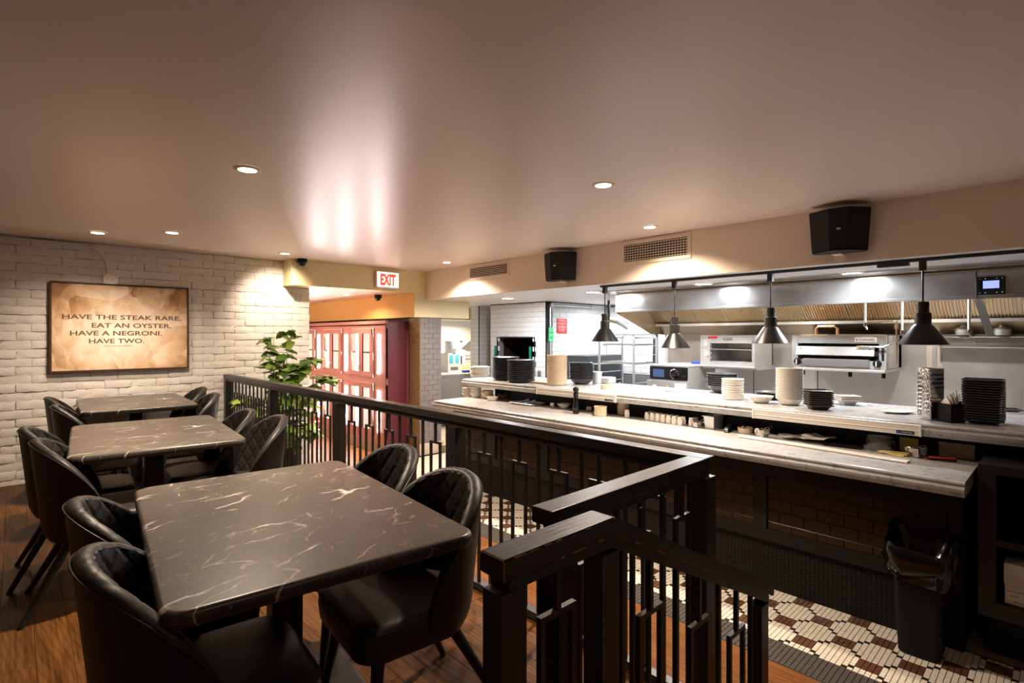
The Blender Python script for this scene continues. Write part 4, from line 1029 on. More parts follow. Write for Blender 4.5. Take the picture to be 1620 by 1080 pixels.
deli((pd[0] + .09, pd[1] - .12, CT), 'low clear plastic cup behind the wire basket', .06, .045)
p = back(K(1179, 686), .05); t = thing('bowl', 'beige bowl filled with steel nozzles beside the stapler', 'bowl', p); obj('bowl_body', B(lambda b: lathe(b, straight_prof(.056, .04), 28)), 'ceramic_b', t)
for q in range(5): obj('nozzle', B(lambda b: lathe(b, [(.010, 0), (.004, .022), (0, .022)], 10, T(.03 * math.cos(q * 1.3), .03 * math.sin(q * 1.3), .036) @ R(.9, 'X'))), 'chrome', t)
p = back(K(1206, 691), .035); basket((p[0], p[1], CT + .001), -.3, 'small steel basket with raised handles next to the napkin pile', None, .78)
p = back(K(1218, 686), .04); basket((p[0] + .06, p[1] - .02, CT + .001), -.5, 'second small steel basket behind the first beside the napkins', None, .74)
def paper_pile(b):
    rr = random.Random(4)
    for i in range(5):
        a = .35 * i - .5; m_ = T(.012 * i - .02, -.07 * i + .13, .002 + .005 * i) @ R(a) @ R(.03 * ((i % 3) - 1), 'Y')
        n = 7; vs = [[b.verts.new(m_ @ Vector((-.085 + .17 * u / n, -.085 + .17 * v_ / n, .010 * math.sin(u * .9 + i) * math.cos(v_ * .7) + .011))) for u in range(n + 1)] for v_ in range(n + 1)]
        for u in range(n):
            for v_ in range(n): b.faces.new((vs[v_][u], vs[v_][u + 1], vs[v_ + 1][u + 1], vs[v_ + 1][u]))
p = back(K(1262, 697), .03)
for i in range(4):
    def sheet(b):
        n = 8; rr = random.Random(i); ph = rr.uniform(0, 6)
        vs = [[b.verts.new((-.08 + .16 * u / n, -.085 + .17 * q / n, .006 + .004 * math.sin(u * .8 + ph) + .004 * math.cos(q * .9 + ph) + (.02 * max(0, u / n - .6) if i == 3 else 0))) for u in range(n + 1)] for q in range(n + 1)]
        for u in range(n):
            for q in range(n): b.faces.new((vs[q][u], vs[q][u + 1], vs[q + 1][u + 1], vs[q + 1][u]))
        r2 = bmesh.ops.solidify(b, geom=b.faces[:], thickness=.002)
    o = obj('paper_napkin', B(sheet), 'paper', None, (p[0] + .035 - .01 * i, p[1] + .12 - .085 * i, CT + .003 + .010 * i), .3 + .35 * i); tag(o, 'cream paper napkin, ' + ('lowest and leftmost', 'second', 'third', 'topmost and rightmost')[i] + ' in the loose pile behind the ticket rail', 'napkin', 'loose pile of paper napkins')
p = back(K(1249, 685), .03); deli((p[0] + .07, p[1], CT), 'small frosted plastic cup behind the loose paper napkins', .036, .05)
p = back(K(1283, 693), .06); t = thing('bowl', 'shallow cream bowl with a dark lump at the back of the worktop', 'bowl', (p[0] + .05, p[1], CT)); obj('bowl_body', B(lambda b: lathe(b, bowl_prof(.088, .034, .55), 30)), 'ceramic', t); obj('contents', B(lambda b: lathe(b, [(.03, .010), (.036, .024), (.02, .036), (0, .038)], 12)), 'black_plastic', t)
p = back(K(1335, 708), .07); o = obj('folder', B(lambda b: box(b, -.075, -.11, 0, .075, .11, .012, .003)), 'black_plastic', None, (p[0], p[1], CT), .1); tag(o, 'black folder lying behind the loose ticket rail', 'folder')
p = back(K(1391, 714), .06)
t = thing('wrapped_tub', 'plastic tub in a crumpled clear bag on the worktop', 'tub', (p[0] + .03, p[1], CT)); obj('tub_body', B(lambda b: lathe(b, [(.05, 0), (.06, .085), (.056, .085), (.046, .004), (0, .004)], 24)), 'cardw', t)
def bag(b):
    rr = random.Random(8); lp = []
    for j in range(9):
        z = .001 + .012 * j; lp.append([Vector(((.092 - .0035 * j + rr.uniform(-.008, .008)) * math.cos(a), (.098 - .004 * j + rr.uniform(-.008, .008)) * math.sin(a), z)) for a in [q * 2 * PI / 18 for q in range(18)]])
    loft(b, lp, cap=False)
obj('clear_bag', B(bag), 'clear', t)
p = back(K(1436, 716), .04)
t = thing('note_block', 'yellow block of notepaper standing behind the steel basket', 'note block', (p[0] + .05, p[1], CT), .1); obj('block', B(lambda b: box(b, -.045, -.048, 0, .045, .048, .085, .002)), 'yellowpad', t)
p = back(K(1405, 720), .03)
rr = random.Random(2)
for i in range(6):
    o = obj('pencil', B(lambda b: tube(b, [(0, -.075, 0), (0, .06, 0), (0, .075, 0)], [.0035, .0035, .0012], 6)), 'yellowpad' if i % 2 else 'woodlight', None, (p[0] + .01 * (i % 3) - .005, p[1] - .008 * i, CT + .005 + .0072 * (i // 2)), -.25 + .09 * i); tag(o, ORD[i] + ' pencil from the back in the loose bunch before the wrapped tub', 'pencil', 'loose bunch of pencils')
p = back(K(1449, 724), .04); basket((p[0], p[1], CT + .001), -.45, 'small steel basket with round wire handles beside the yellow notes', None, .86)
p = back(K(1492, 730), .04)
for i, mt in enumerate(('black_gloss', 'redplastic', 'black_gloss', 'chrome', 'redplastic', 'black_gloss')):
    o = obj('marker_pen', B(lambda b: lathe(b, [(.0045, -.065), (.006, -.06), (.006, .02), (.0066, .022), (.0066, .062), (.004, .066)], 10, R(PI / 2, 'X'))), mt, None, (p[0] - .03 + .0135 * (i % 4), p[1] + .02 * (i % 2), CT + .0072 + .0125 * (i // 4)), .25 + .05 * i); tag(o, ('red' if mt == 'redplastic' else 'steel' if mt == 'chrome' else 'black') + ' pen, ' + ORD[i] + ' of the small heap near the worktop corner', 'pen', 'heap of pens')
p = back(K(1512, 727), .04)
t = thing('carton', 'low brown carton at the right end of the worktop under the shelf', 'carton', (p[0] + .07, p[1] + .0, CT), 0); obj('carton_body', B(lambda b: box(b, -.045, -.085, 0, .045, .085, .075, .002)), 'card', t); obj('lid', B(lambda b: box(b, -.047, -.087, .075, .047, .087, .088, .002)), 'card', t)
# ================================================================ KITCHEN
# exhaust hood
HX = 5.30
t = thing('exhaust_hood', 'long stainless exhaust hood with baffle filters over the cooking line', 'exhaust hood', (0, 0, 0))
obj('front_panel', B(lambda b: box(b, HX, -2.0, 1.675, HX + .02, 3.80, 1.862, .002, 1)), 'steel_hood', t)
obj('lip', B(lambda b: (box(b, HX - .012, -2.0, 1.650, HX + .03, 3.80, 1.676, .004), box(b, HX + .02, -2.0, 1.650, HX + .10, 3.8, 1.66))), 'steel_hood', t)
obj('roof_plate', B(lambda b: box(b, HX - .30, -2.0, KZ - .012, HX + .02, 3.93, KZ - .002)), 'steel_hood', t)
obj('hood_roof', B(lambda b: box(b, HX + .02, -2.0, 1.865, 6.40, 3.80, 1.875)), 'steel_warm', t)
def endp(b):
    pts = [(HX, 1.65), (6.067, 1.395), (6.40, 1.385), (6.40, 1.87), (HX, 1.87)]
    a = [b.verts.new((x, 3.80, z)) for x, z in pts]; c = [b.verts.new((x, 3.812, z)) for x, z in pts]; n = len(pts)
    b.faces.new(a); b.faces.new(c[::-1])
    for i in range(n): b.faces.new((a[i], a[(i + 1) % n], c[(i + 1) % n], c[i]))
obj('end_panel', B(endp), 'steel_warm', t)
FA, FB = Vector((5.74, 0, 1.865)), Vector((6.20, 0, 1.515)); fdir = (FB - FA); flen = fdir.length; fang = math.atan2(-(FB.z - FA.z), FB.x - FA.x)
def filt_frame(b):
    w_ = .40
    for y0_, y1_ in ((-w_ / 2, -w_ / 2 + .018), (w_ / 2 - .018, w_ / 2)): box(b, 0, y0_, -.012, flen, y1_, .004)
    box(b, 0, -w_ / 2, -.012, .018, w_ / 2, .004); box(b, flen - .018, -w_ / 2, -.012, flen, w_ / 2, .004); pass
fl_ = None
slat = None
for q in range(14):
    y = 3.40 - .41 * q
    if fl_ is None:
        fl_ = obj('filter', B(filt_frame), 'steel_warm', t); slat = obj('baffle', B(lambda b: box(b, .018, -.0056, -.004, flen - .018, .0056, .004, .002, 1)), 'baffle', fl_); slat.location = (0, -.17, 0)
        hd = obj('filter_handle', B(lambda b: tube(b, [(.33, -.02, .004), (.33, -.02, .02), (.33, .02, .02), (.33, .02, .004)], .003, 6)), 'chrome', fl_)
        base_f = fl_
        obj('filter_back', B(lambda b: box(b, 0, -.20, -.016, flen, .20, -.012)), 'steel_brown', fl_)  # dark sheet painted to stand for the shade between baffles
        for s in range(1, 15): inst(slat, fl_, (0, -.17 + s * .0243, 0))
    else:
        fl_ = base_f.copy(); COL.objects.link(fl_)
        for ch in base_f.children: c = ch.copy(); COL.objects.link(c); c.parent = fl_
    fl_.parent = t; fl_.location = (FA.x, y, FA.z)
    fl_.rotation_euler = Matrix((R(fang, 'Y') @ R(PI, 'X'))).to_euler()
obj('back_slope', B(lambda b: prism(b, [(6.20, 1.52), (6.40, 1.385), (6.40, 1.86), (5.76, 1.86)], -3.80, 2.0, FXZ := Matrix(((1, 0, 0, 0), (0, 0, -1, 0), (0, 1, 0, 0), (0, 0, 0, 1))))), 'steel_warm', t)
obj('trough', B(lambda b: (box(b, 6.16, -2.0, 1.493, 6.24, 3.79, 1.503), box(b, 6.155, -2.0, 1.493, 6.163, 3.79, 1.522))), 'steel', t)
# controller on the hood face
p = on_x(1568, 452, HX - .004); t = thing('hood_controller', 'black control panel with a lit screen set in the hood front', 'control panel', p)
obj('bezel', B(lambda b: box(b, 0, -.092, -.082, .012, .092, .082, .008)), 'chrome', t); pn = obj('panel', B(lambda b: box(b, -.006, -.080, -.072, .004, .080, .072, .004)), 'black_plastic', t)
obj('screen', B(lambda b: box(b, -.0075, -.045, -.018, -.0055, .045, .038)), 'lcd', pn)
for y in (-.062, -.032, .032, .062):
    for z in (-.05, .055): obj('button', B(lambda b: cyl(b, 0, 0, 0, .002, .004, n=10, m=T(-.006, y, z) @ FX)), 'white_ink', pn)
# fire-suppression drops and nozzles
for i, (px, y0_, y1_) in enumerate(((1369, 480, 511), (1427, 479, 523), (1533, 472, 522))):
    X = 5.78; a = on_x(px, y0_, X); c = on_x(px + 1, y1_, X)
    t = thing('suppression_drop', ('left', 'middle', 'right')[i] + ' of three pale fire suppression pipes hanging under the hood', 'pipe', (X, a[1], 0), 0, 'fire suppression drops')
    obj('pipe', B(lambda b: tube(b, [(0, 0, 1.863), (0, 0, c[2])], .0095, 10)), 'white_metal', t)
    obj('elbow', B(lambda b: (cyl(b, 0, 0, c[2] - .03, c[2] + .004, .014), tube(b, [(0, 0, c[2] - .028), (-.01, -.018, c[2] - .06)], [.009, .006], 8))), 'chrome', t)
a = on_x(1366, 511, 5.78); c = on_x(1418, 508, 5.78)
t = thing('branch_pipe', 'thin brass pipe elbowing down beside the broiler', 'pipe', (0, 0, 0))
obj('pipe', B(lambda b: tube(b, [(5.78, a[1] - .012, a[2]), (5.79, c[1] + .02, c[2] + .004), (5.79, c[1], c[2]), (5.79, c[1], 1.12)], .008, 8)), 'copper', t)
obj('union', B(lambda b: cyl(b, 5.79, c[1], c[2] - .07, c[2] - .02, .017, n=8)), 'copper', t)
q1 = on_x(1355, 548, 5.70); q2 = on_x(1398, 549, 5.70); q3 = on_x(1418, 540, 5.74)
t = thing('gas_hose', 'flexible steel hose with a brass tip reaching in front of the broiler opening', 'hose', (0, 0, 0))
obj('hose', B(lambda b: tube(b, [(5.70, q1[1] - .05, q1[2]), q2, q3, (5.79, q3[1] - .01, q3[2] + .03)], .009, 8)), 'chrome', t); obj('tip', B(lambda b: tube(b, [q1, (5.70, q1[1] - .05, q1[2])], [.006, .011], 8)), 'copper', t)
# dark diagonal raceway and lamp globes right of the hood controller
a, c = on_x(1548, 478, 5.62), on_x(1567, 532, 5.95)
t = thing('raceway', 'black cable raceway slanting down from the hood lip beside the controller', 'raceway', (0, 0, 0))
def rw_(b):
    A, C = Vector((a[0], a[1], a[2] + .02)), Vector(c); w_ = .026
    for s in (-1, 1):
        pass
    vs = [[b.verts.new(P + Vector((dx, dy, 0))) for dx, dy in ((-.012, -w_), (-.012, w_), (.012, w_), (.012, -w_))] for P in (A, C)]
    for i in range(4): b.faces.new((vs[0][i], vs[0][(i + 1) % 4], vs[1][(i + 1) % 4], vs[1][i]))
    b.faces.new(vs[0][::-1]); b.faces.new(vs[1])
obj('channel', B(rw_), 'steel_black', t)
w1 = on_x(1544, 405, HX - .02)
obj('cable', B(lambda b: tube(b, [(HX - .02, w1[1], 1.86), (HX - .02, w1[1] - .004, 1.66), (5.62, a[1] + .0, a[2] + .02)], .004, 6)), 'steel_black', t)
for i, px in enumerate((1524, 1585)):
    p = on_x(px, 523, 6.30)
    t = thing('bulkhead_lamp', ('left' if i == 0 else 'right') + ' steel hood lamp on the back wall below the controller', 'lamp', p)
    obj('bulb_guard', B(lambda b: lathe(b, [(.02, -.04), (.055, -.038), (.064, -.01), (.064, .012), (.04, .03), (.024, .034), (.02, .075), (0, .075)], 20)), 'alu', t); obj('stem', B(lambda b: tube(b, [(0, 0, .06), (.09, 0, .075)], .014, 8)), 'copper', t)
# wall ledge at the right of the back wall
t = thing('wall_ledge', 'long steel ledge on the back wall to the right of the broiler', 'ledge', (6.40, 0, 0))
obj('ledge', B(lambda b: (box(b, -.05, -1.6, 1.295, 0, .88, 1.36, .003), box(b, -.12, -1.6, 1.355, 0, .88, 1.363), box(b, -.13, -1.6, 1.262, 0, .88, 1.27))), 'steel', t); obj('light_strip', B(lambda b: box(b, -.056, -.4, 1.30, -.05, .62, 1.352, .003)), 'white_metal', t)
# work counter along the back wall
t = thing('work_counter', 'stainless work counter under the ovens along the kitchen back wall', 'counter', (0, 0, 0))
obj('top', B(lambda b: box(b, 5.32, -1.8, .52, 6.39, 3.70, .56, .004)), 'steel', t); obj('body', B(lambda b: box(b, 5.40, -1.8, FL, 6.39, 3.68, .52)), 'steel', t)
# speed oven
OX = 5.45
A = on_x(1028, 580, OX); C = on_x(1088, 583, OX); yL, yR = A[1], C[1]; zt = 1.025
t = thing('speed_oven', 'compact countertop oven with a blue screen and a round dial', 'oven', (OX, 0, 0))
obj('body', B(lambda b: box(b, .012, yR, .561, .66, yL, zt - .012, .006)), 'steel', t)
obj('top_cover', B(lambda b: box(b, .0, yR - .004, zt - .012, .66, yL + .004, zt + .012, .008)), 'steel', t)
ct = obj('control_panel', B(lambda b: box(b, -.006, yR + .004, .868, .014, yL - .004, zt - .012, .006)), 'black_plastic', t)
ww = yL - yR
obj('screen', B(lambda b: box(b, -.009, yR + ww * .60, .893, -.005, yR + ww * .90, .985, .001)), 'lcd2', ct)
obj('dial', B(lambda b: lathe(b, [(.052, 0), (.052, .006), (.036, .01), (.034, .03), (0, .031)], 28, T(-.006, yR + ww * .33, .938) @ FX)), 'black_gloss', ct)
obj('dial_ring', B(lambda b: tube(b, [(-.012, yR + ww * .33 + .052 * math.cos(a), .938 + .052 * math.sin(a)) for a in [i * PI / 14 for i in range(28)]], .003, 6, True)), 'chrome', ct)
for z in (.965, .915): obj('button', B(lambda b: cyl(b, 0, 0, 0, .006, .016, n=16, m=T(-.006, yR + ww * .07, z) @ FX)), 'black_gloss', ct)
obj('door', B(lambda b: box(b, -.02, yR - .004, .572, .012, yL + .03, .855, .008)), 'steel', t)
obj('door_window', B(lambda b: box(b, -.023, yR + .10, .60, -.019, yL - .11, .772, .003)), 'black_gloss', t)
obj('rating_plate', B(lambda b: box(b, -.0225, yR + .008, .775, -.0195, yR + .15, .835, .001)), 'white_panel', t)
obj('warning_label', B(lambda b: prism(b, [(-.015, 0), (.015, 0), (0, .026)], 0, .002, T(-.0195, yR + .24, .782) @ FX)), 'yellowpad', t)
obj('round_label', B(lambda b: box(b, -.0225, yL - .10, .765, -.0195, yL - .05, .80, .001)), 'white_panel', t)
p = on_x(1033 + 70, 566, 5.9); tag(obj('blue_bottle_cap', B(lambda b: box(b, -.03, -.07, 0, .03, .07, .03, .008)), 'blue', None, (5.9, 3.06, 1.038)), 'small blue box resting on top of the compact oven', 'box')
# toaster broiler on the wall
BX = 5.75
a = on_x(1108, 528, BX); c = on_x(1194, 583, BX); yL, yR = a[1], c[1]; zT, zB = 1.375, 1.02
t = thing('cheese_melter', 'small stainless open-front cheese melter with wire racks on the wall', 'oven', (BX, 0, 0))
yw = yL - yR; oy0, oy1 = yR + .035 , yL - .115
def cm(b):
    box(b, 0, yL - .115, zB + .02, .5, yL, zT, .003); box(b, 0, yR, zB + .02, .5, yR + .03, zT, .003); box(b, 0, yR + .03, zT - .088, .5, yL - .115, zT); box(b, 0, yR + .03, zB + .02, .5, yL - .115, zB + .058); box(b, .47, yR, zB + .02, .5, yL, zT)
obj('body', B(cm), 'steel', t); obj('tray', B(lambda b: box(b, -.03, yR - .01, zB, .5, yL + .005, zB + .018, .004)), 'steel', t)
for z in (zB + .065, zB + .20):
    def rack(b):
        for x in (.01, .44): tube(b, [(x, yR + .035, z), (x, yL - .12, z)], .005, 6)
        for q in range(16): yy = yR + .045 + (yw - .175) * q / 15; tube(b, [(.005, yy, z + .004), (.44, yy, z + .004)], .0025, 5)
    obj('wire_rack', B(rack), 'chrome', t)
for s in range(3): obj('vent_slot', B(lambda b: [box(b, -.003, yL - .09, zT - .055 - .12 * s - .018 * q, .001, yL - .05, zT - .049 - .12 * s - .018 * q) for q in range(4)] and None), 'white_panel', t) if s < 2 else None
obj('name_plate', B(lambda b: box(b, -.004, yR + yw * .40, zT - .052, .001, yR + yw * .56, zT - .028, .001)), 'inkgrey', t)
text('lettering', 'HATCO', .022, 'white_ink', t, T(-.0045, yR + yw * .48, zT - .040) @ FX, .0003, 1.1)
obj('sticker', B(lambda b: box(b, -.003, yL - .20, zT - .036, .001, yL - .09, zT - .012)), 'redplastic', t)
obj('pilot_light', B(lambda b: cyl(b, 0, 0, 0, .006, .007, n=12, m=T(0, yL - .09, zB + .12) @ FX)), 'redplastic', t)
obj('side_rails', B(lambda b: [box(b, .02 + .0 * q, yL - .122, zB + .09 + .05 * q, .04, yL - .112, zB + .115 + .05 * q) for q in range(4)] and None), 'alu', t)
obj('wall_bracket', B(lambda b: box(b, .02, yR - .02, zB - .02, .65, yL + .01, zB - .001)), 'steel', t)
# salamander broiler
a = on_x(1253, 528, BX); c = on_x(1402, 592, BX); yL, yR = a[1], c[1]; zT, zB = 1.372, 1.03; yw = yL - yR
t = thing('salamander_broiler', 'wide stainless gas broiler with black knobs mounted on the back wall', 'broiler', (BX, 0, 0))
def sb(b):
    box(b, 0, yL - .055, zB + .03, .62, yL, zT, .003); box(b, 0, yR, zB + .03, .62, yR + .055, zT, .003); box(b, 0, yR + .05, zT - .075, .62, yL - .05, zT)
    box(b, 0, yR + .05, zB + .025, .62, yL - .05, zB + .105); box(b, .5, yR, zB + .03, .62, yL, zT)
obj('body', B(sb), 'steel', t)
obj('cavity', B(lambda b: (box(b, .10, yR + .056, zB + .105, .14, yL - .056, zT - .075), box(b, .01, yR + .053, zB + .105, .10, yR + .056, zT - .075))), 'dark_cavity', t)
obj('heat_shield', B(lambda b: prism(b, [(-.04, zB + .152), (-.045, zB + .158), (-.02, zB + .235), (-.008, zB + .238), (-.03, zB + .158)], -(yL - .05), -(yR + .085), Matrix(((1, 0, 0, 0), (0, 0, -1, 0), (0, 1, 0, 0), (0, 0, 0, 1))))), 'steel_mid', t)
for y in (yL - .09, yR + .12): obj('rivet', B(lambda b: cyl(b, 0, 0, 0, .012, .009, n=12, m=T(-.02, y, zB + .215) @ FX)), 'copper', t)
obj('drip_tray', B(lambda b: box(b, -.03, yR + .125, zB + .045, .02, yL - .105, zB + .118, .01)), 'steel_mid', t)
obj('shelf', B(lambda b: box(b, -.05, yR - .002, zB, .6, yL - .03, zB + .028, .008)), 'steel', t)
for y in (yL - .055, yR + .068):
    kb = obj('knob', B(lambda b: lathe(b, [(.034, 0), (.034, .012), (.027, .018), (.025, .04), (0, .042)], 24, T(-.002, y, zB + .085) @ FX)), 'black_plastic', t)
    obj('pointer', B(lambda b: box(b, -.047, y - .004, zB + .06, -.042, y + .004, zB + .105)), 'white_ink', kb)
pl = obj('name_plate', B(lambda b: box(b, -.008, yR + .075, zT - .062, .001, yR + .245, zT - .018, .006)), 'white_panel', t)
text('lettering', 'GARLAND', .022, 'inkgrey', pl, T(-.0085, yR + .148, zT - .040) @ FX, .0003, 1.1)
obj('plate_emblem', B(lambda b: prism(b, [(-.009, -.011), (-.009, .011), (.009, 0)], 0, .001, T(-.008, yR + .225, zT - .040) @ FX)), 'redplastic', pl)
obj('lever_slot', B(lambda b: box(b, -.003, yR + .015, zB + .11, .001, yR + .035, zB + .24)), 'dark_cavity', t)
obj('lever', B(lambda b: tube(b, [(.0, yR + .025, zB + .17), (-.035, yR + .025, zB + .172)], .008, 8)), 'black_plastic', t)
for k_, (u0, u1) in enumerate(((.08, .40), (.5, .9))): obj('top_grate', B(lambda b: box(b, .02, yL - yw * u1, zT, .45, yL - yw * u0, zT + .012, .006)), 'copper', t)
for y in (yL - .09, yL - .5, yR + .03): obj('foot', B(lambda b: cyl(b, .05, y, zB - .05, zB, .016, n=10)), 'black_plastic', t)
obj('flue_pipe', B(lambda b: tube(b, [(.3, yL - .13, zT), (.3, yL - .13, zT + .07), (.3, yL - .15, zT + .095), (.3, yL - .30, zT + .095), (.3, yL - .325, zT + .07), (.3, yL - .325, zT)], .014, 8)), 'copper', t)
# heat lamps on a ceiling track
TX = 4.42
t = thing('lamp_track', 'black ceiling track carrying the four heat lamps over the pass', 'track', (TX, 0, 0))
obj('track', B(lambda b: box(b, -.018, -1.6, KZ - .022, .018, 3.36, KZ, .002)), 'steel_black', t)
y = on_x(1413, 420, TX)[1]; obj('feed_box', B(lambda b: box(b, -.03, y - .09, KZ - .045, .03, y + .09, KZ - .020, .004)), 'steel_black', t)
hl = None
for i, (px, yb) in enumerate(((957, 540), (1067, 550), (1219, 543), (1460, 545))):
    q = on_x(px, yb, TX); zb = q[2]
    lb = ('black cone heat lamp furthest from the camera, first on the track', 'second black cone heat lamp, above the compact oven', 'third black cone heat lamp, between the cheese melter and the gas broiler', 'nearest black cone heat lamp, above the steel baskets')[i]
    if hl is None:
        t = thing('heat_lamp', lb, 'heat lamp', (TX, q[1], 0), 0, 'heat lamps over the pass'); hl = t
    else: t = thing('heat_lamp', lb, 'heat lamp', (TX, q[1], 0), 0, 'heat lamps over the pass')
    obj('adapter', B(lambda b: box(b, -.02, -.02, KZ - .085, .02, .02, KZ - .021, .003)), 'steel_black', t)
    obj('stem', B(lambda b: cyl(b, 0, 0, zb + .285, KZ - .08, .006, n=10)), 'steel_black', t)
    obj('shade', B(lambda b: lathe(b, [(.138, 0), (.140, .003), (.058, .125), (.046, .135), (.044, .132), (.055, .122), (.134, .002)], 40, T(0, 0, zb), close=False)), 'shade_black', t)
    obj('socket', B(lambda b: lathe(b, [(.046, .134), (.047, .205), (.044, .212), (.034, .214), (.033, .255), (.036, .26), (.034, .285), (.012, .289), (0, .289)], 24, T(0, 0, zb))), 'steel_black', t)
    obj('bulb', B(lambda b: lathe(b, [(0, .045), (.03, .05), (.046, .07), (.046, .09), (.03, .12), (.02, .135), (0, .135)], 20, T(0, 0, zb))), 'white_ink', t)
    obj('thumb_screw', B(lambda b: cyl(b, 0, 0, .03, .05, .005, n=8, m=T(0, 0, zb + .27) @ R(-PI / 2, 'X'))), 'chrome', t)
# sheet-pan rack
t = thing('pan_rack', 'tall aluminium sheet pan rack in the kitchen bay beside the hood', 'rack', (6.0, 4.02, FL))
W_, D_, H_ = .57, .55, 1.74
for x in (0, D_):
    def loop(b):
        tube(b, [(x, 0, .06), (x, 0, H_ - .06), (x, .02, H_ - .018), (x, .07, H_), (x, W_ - .07, H_), (x, W_ - .02, H_ - .018), (x, W_, H_ - .06), (x, W_, .06)], .017, 8)
    obj('upright_frame', B(loop), 'alu', t)
for q in range(12):
    z = H_ - .16 - .125 * q
    for y in (0, W_): obj('runner', B(lambda b: box(b, 0, y - .004 + (-.03 if y else 0), z, D_, y + .03 + (-.026 if y else 0), z + .006) or box(b, 0, y - .003, z, D_, y + .003, z + .03)), 'alu', t)
for y in (0, W_): obj('top_bar', B(lambda b: box(b, 0, y - .012, H_ - .06, D_, y + .012, H_ - .035)), 'alu', t)
obj('base_frame', B(lambda b: (box(b, 0, 0, .06, D_, W_, .085),)), 'alu', t)
for x in (0, D_):
    for y in (0, W_): obj('caster', B(lambda b: cyl(b, 0, 0, -.015, .015, .04, n=14, m=T(x, y, .04) @ FY)), 'black_plastic', t)
RZ = lambda q: FL + H_ - .16 - .125 * q + .006
for i, q in enumerate((0, 2, 6)):
    o = obj('sheet_pan', B(lambda b: tray_bm(b, .25, .25, .022)), 'alu', None, (6.275, 4.305, RZ(q) + .001)); tag(o, ('topmost', 'second', 'lowest visible')[i] + ' aluminium sheet pan on the sheet pan rack', 'sheet pan', 'pans on the rack')
bz = RZ(6) + .006
t = thing('squeeze_bottle', 'squeeze bottle of amber sauce standing on a pale tub on the rack', 'bottle', (6.16, 4.36, bz + .10)); obj('bottle_body', B(lambda b: lathe(b, [(.035, 0), (.04, .01), (.04, .07), (.028, .09), (.018, .1), (0, .1)], 20)), 'honey', t); obj('nozzle', B(lambda b: lathe(b, [(.02, .098), (.018, .11), (.006, .135), (0, .136)], 14)), 'honey', t)
for i, (x, y, w1_, lb) in enumerate(((6.16, 4.36, .09, 'clear tub under the amber squeeze bottle on the rack'), (6.13, 4.13, .055, 'white tub with a black label on the rack'), (6.40, 4.14, .08, 'pale food tub at the back right of the rack'))):
    t = thing('food_tub', lb, 'tub', (x, y, bz)); obj('tub_body', B(lambda b: box(b, -w1_ * .8, -w1_, 0, w1_ * .8, w1_, .095, .012)), 'clear' if i == 0 else 'white_plastic', t); obj('lid', B(lambda b: box(b, -w1_ * .84, -w1_ * 1.04, .092, w1_ * .84, w1_ * 1.04, .1, .003)), 'white_plastic', t)
    if i == 1: obj('label', B(lambda b: box(b, -w1_ * .82, -w1_ * .8, .02, -w1_ * .79, w1_ * .8, .06)), 'inkgrey', t)
t = thing('undercounter_fridge', 'low charcoal appliance against the tiled wall behind the sheet pan rack', 'appliance', (6.2, 4.98, FL)); obj('body', B(lambda b: box(b, 0, 0, .05, .9, .44, 1.42, .01)), 'steel_dark', t); obj('handle', B(lambda b: box(b, .1, -.025, 1.28, .8, -.005, 1.31, .006)), 'chrome', t)
for x in (.06, .84):
    for y in (.05, .39): obj('foot', B(lambda b: cyl(b, x, y, 0, .05, .02, n=10)), 'black_plastic', t)
t = thing('standpipe', 'dark vertical pipe standing behind the sheet pan rack', 'pipe', (6.95, 4.28, FL)); obj('pipe', B(lambda b: cyl(b, 0, 0, 0, KZ - FL, .04, n=16)), 'steel_dark', t)
# wall pieces
p = on_y(889, 515.5, 5.437); t = thing('warning_sign', 'red notice with white lettering on the white tiled wall', 'sign', (p[0], 5.437, p[2]))
sg = obj('plate', B(lambda b: box(b, -.115, -.006, -.115, .115, 0, .115, .004)), 'red', t)
for s, z, sz in (('WARNING', .085, .034), ('IN CASE OF APPLIANCE FIRE', .048, .0135), ('PULL THE HANDLE AND LEAVE', .030, .0135), ('THE AREA', .012, .0135), ('AVERTISSEMENT', -.018, .028), ('EN CAS DE FEU D\'APPAREIL', -.046, .0135), ('TIRER LA POIGNEE ET', -.062, .0135), ('QUITTER LES LIEUX', -.078, .0135)):
    text('lettering', s, sz, 'white_ink', sg, T(0, -.0065, z) @ FY, .0003, .95)
p = on_y(871.5, 529, 5.41); t = thing('inspection_tag', 'green inspection tag hanging on the conduit of the tiled wall', 'tag', (p[0], 5.405, p[2])); obj('card', B(lambda b: box(b, -.052, -.002, -.10, .052, .002, .10, .002)), 'greentag', t)
for z in (.028, -.045): obj('printed_bar', B(lambda b: box(b, -.035, -.003, z - .006, .035, -.0015, z + .006)), 'green_d', t)
obj('tie', B(lambda b: tube(b, [(0, 0, .098), (.012, .005, .125), (0, .012, .13), (-.012, .005, .12), (0, 0, .098)], .004, 6)), 'greentag', t)
p = on_y(871, 529, 5.42); t = thing('wall_conduit', 'thin grey conduit down the tiled wall with a horizontal run at the top', 'conduit', (0, 0, 0))
obj('pipe', B(lambda b: tube(b, [(p[0], 5.42, 1.0), (p[0], 5.42, 1.80), (p[0] + .01, 5.42, 1.826), (p[0] + .04, 5.42, 1.835), (p[0] + 1.0, 5.42, 1.835)], .012, 8)), 'alu', t)
for x in (p[0] + .02, p[0] + 1.0): obj('elbow_box', B(lambda b: cyl(b, 0, 0, 0, .03, .035, n=16, m=T(x, 5.432, 1.83) @ FY)), 'alu', t)
p = on_y(978, 516, 4.6)
t = thing('wrapped_duct', 'grey wrapped pipe elbow with amber end near the hood end', 'pipe', (0, 0, 0))
q = [on_y(963, 506, 4.7), on_y(975, 508, 4.7), on_y(985, 513, 4.7), on_y(992, 519, 4.7)]
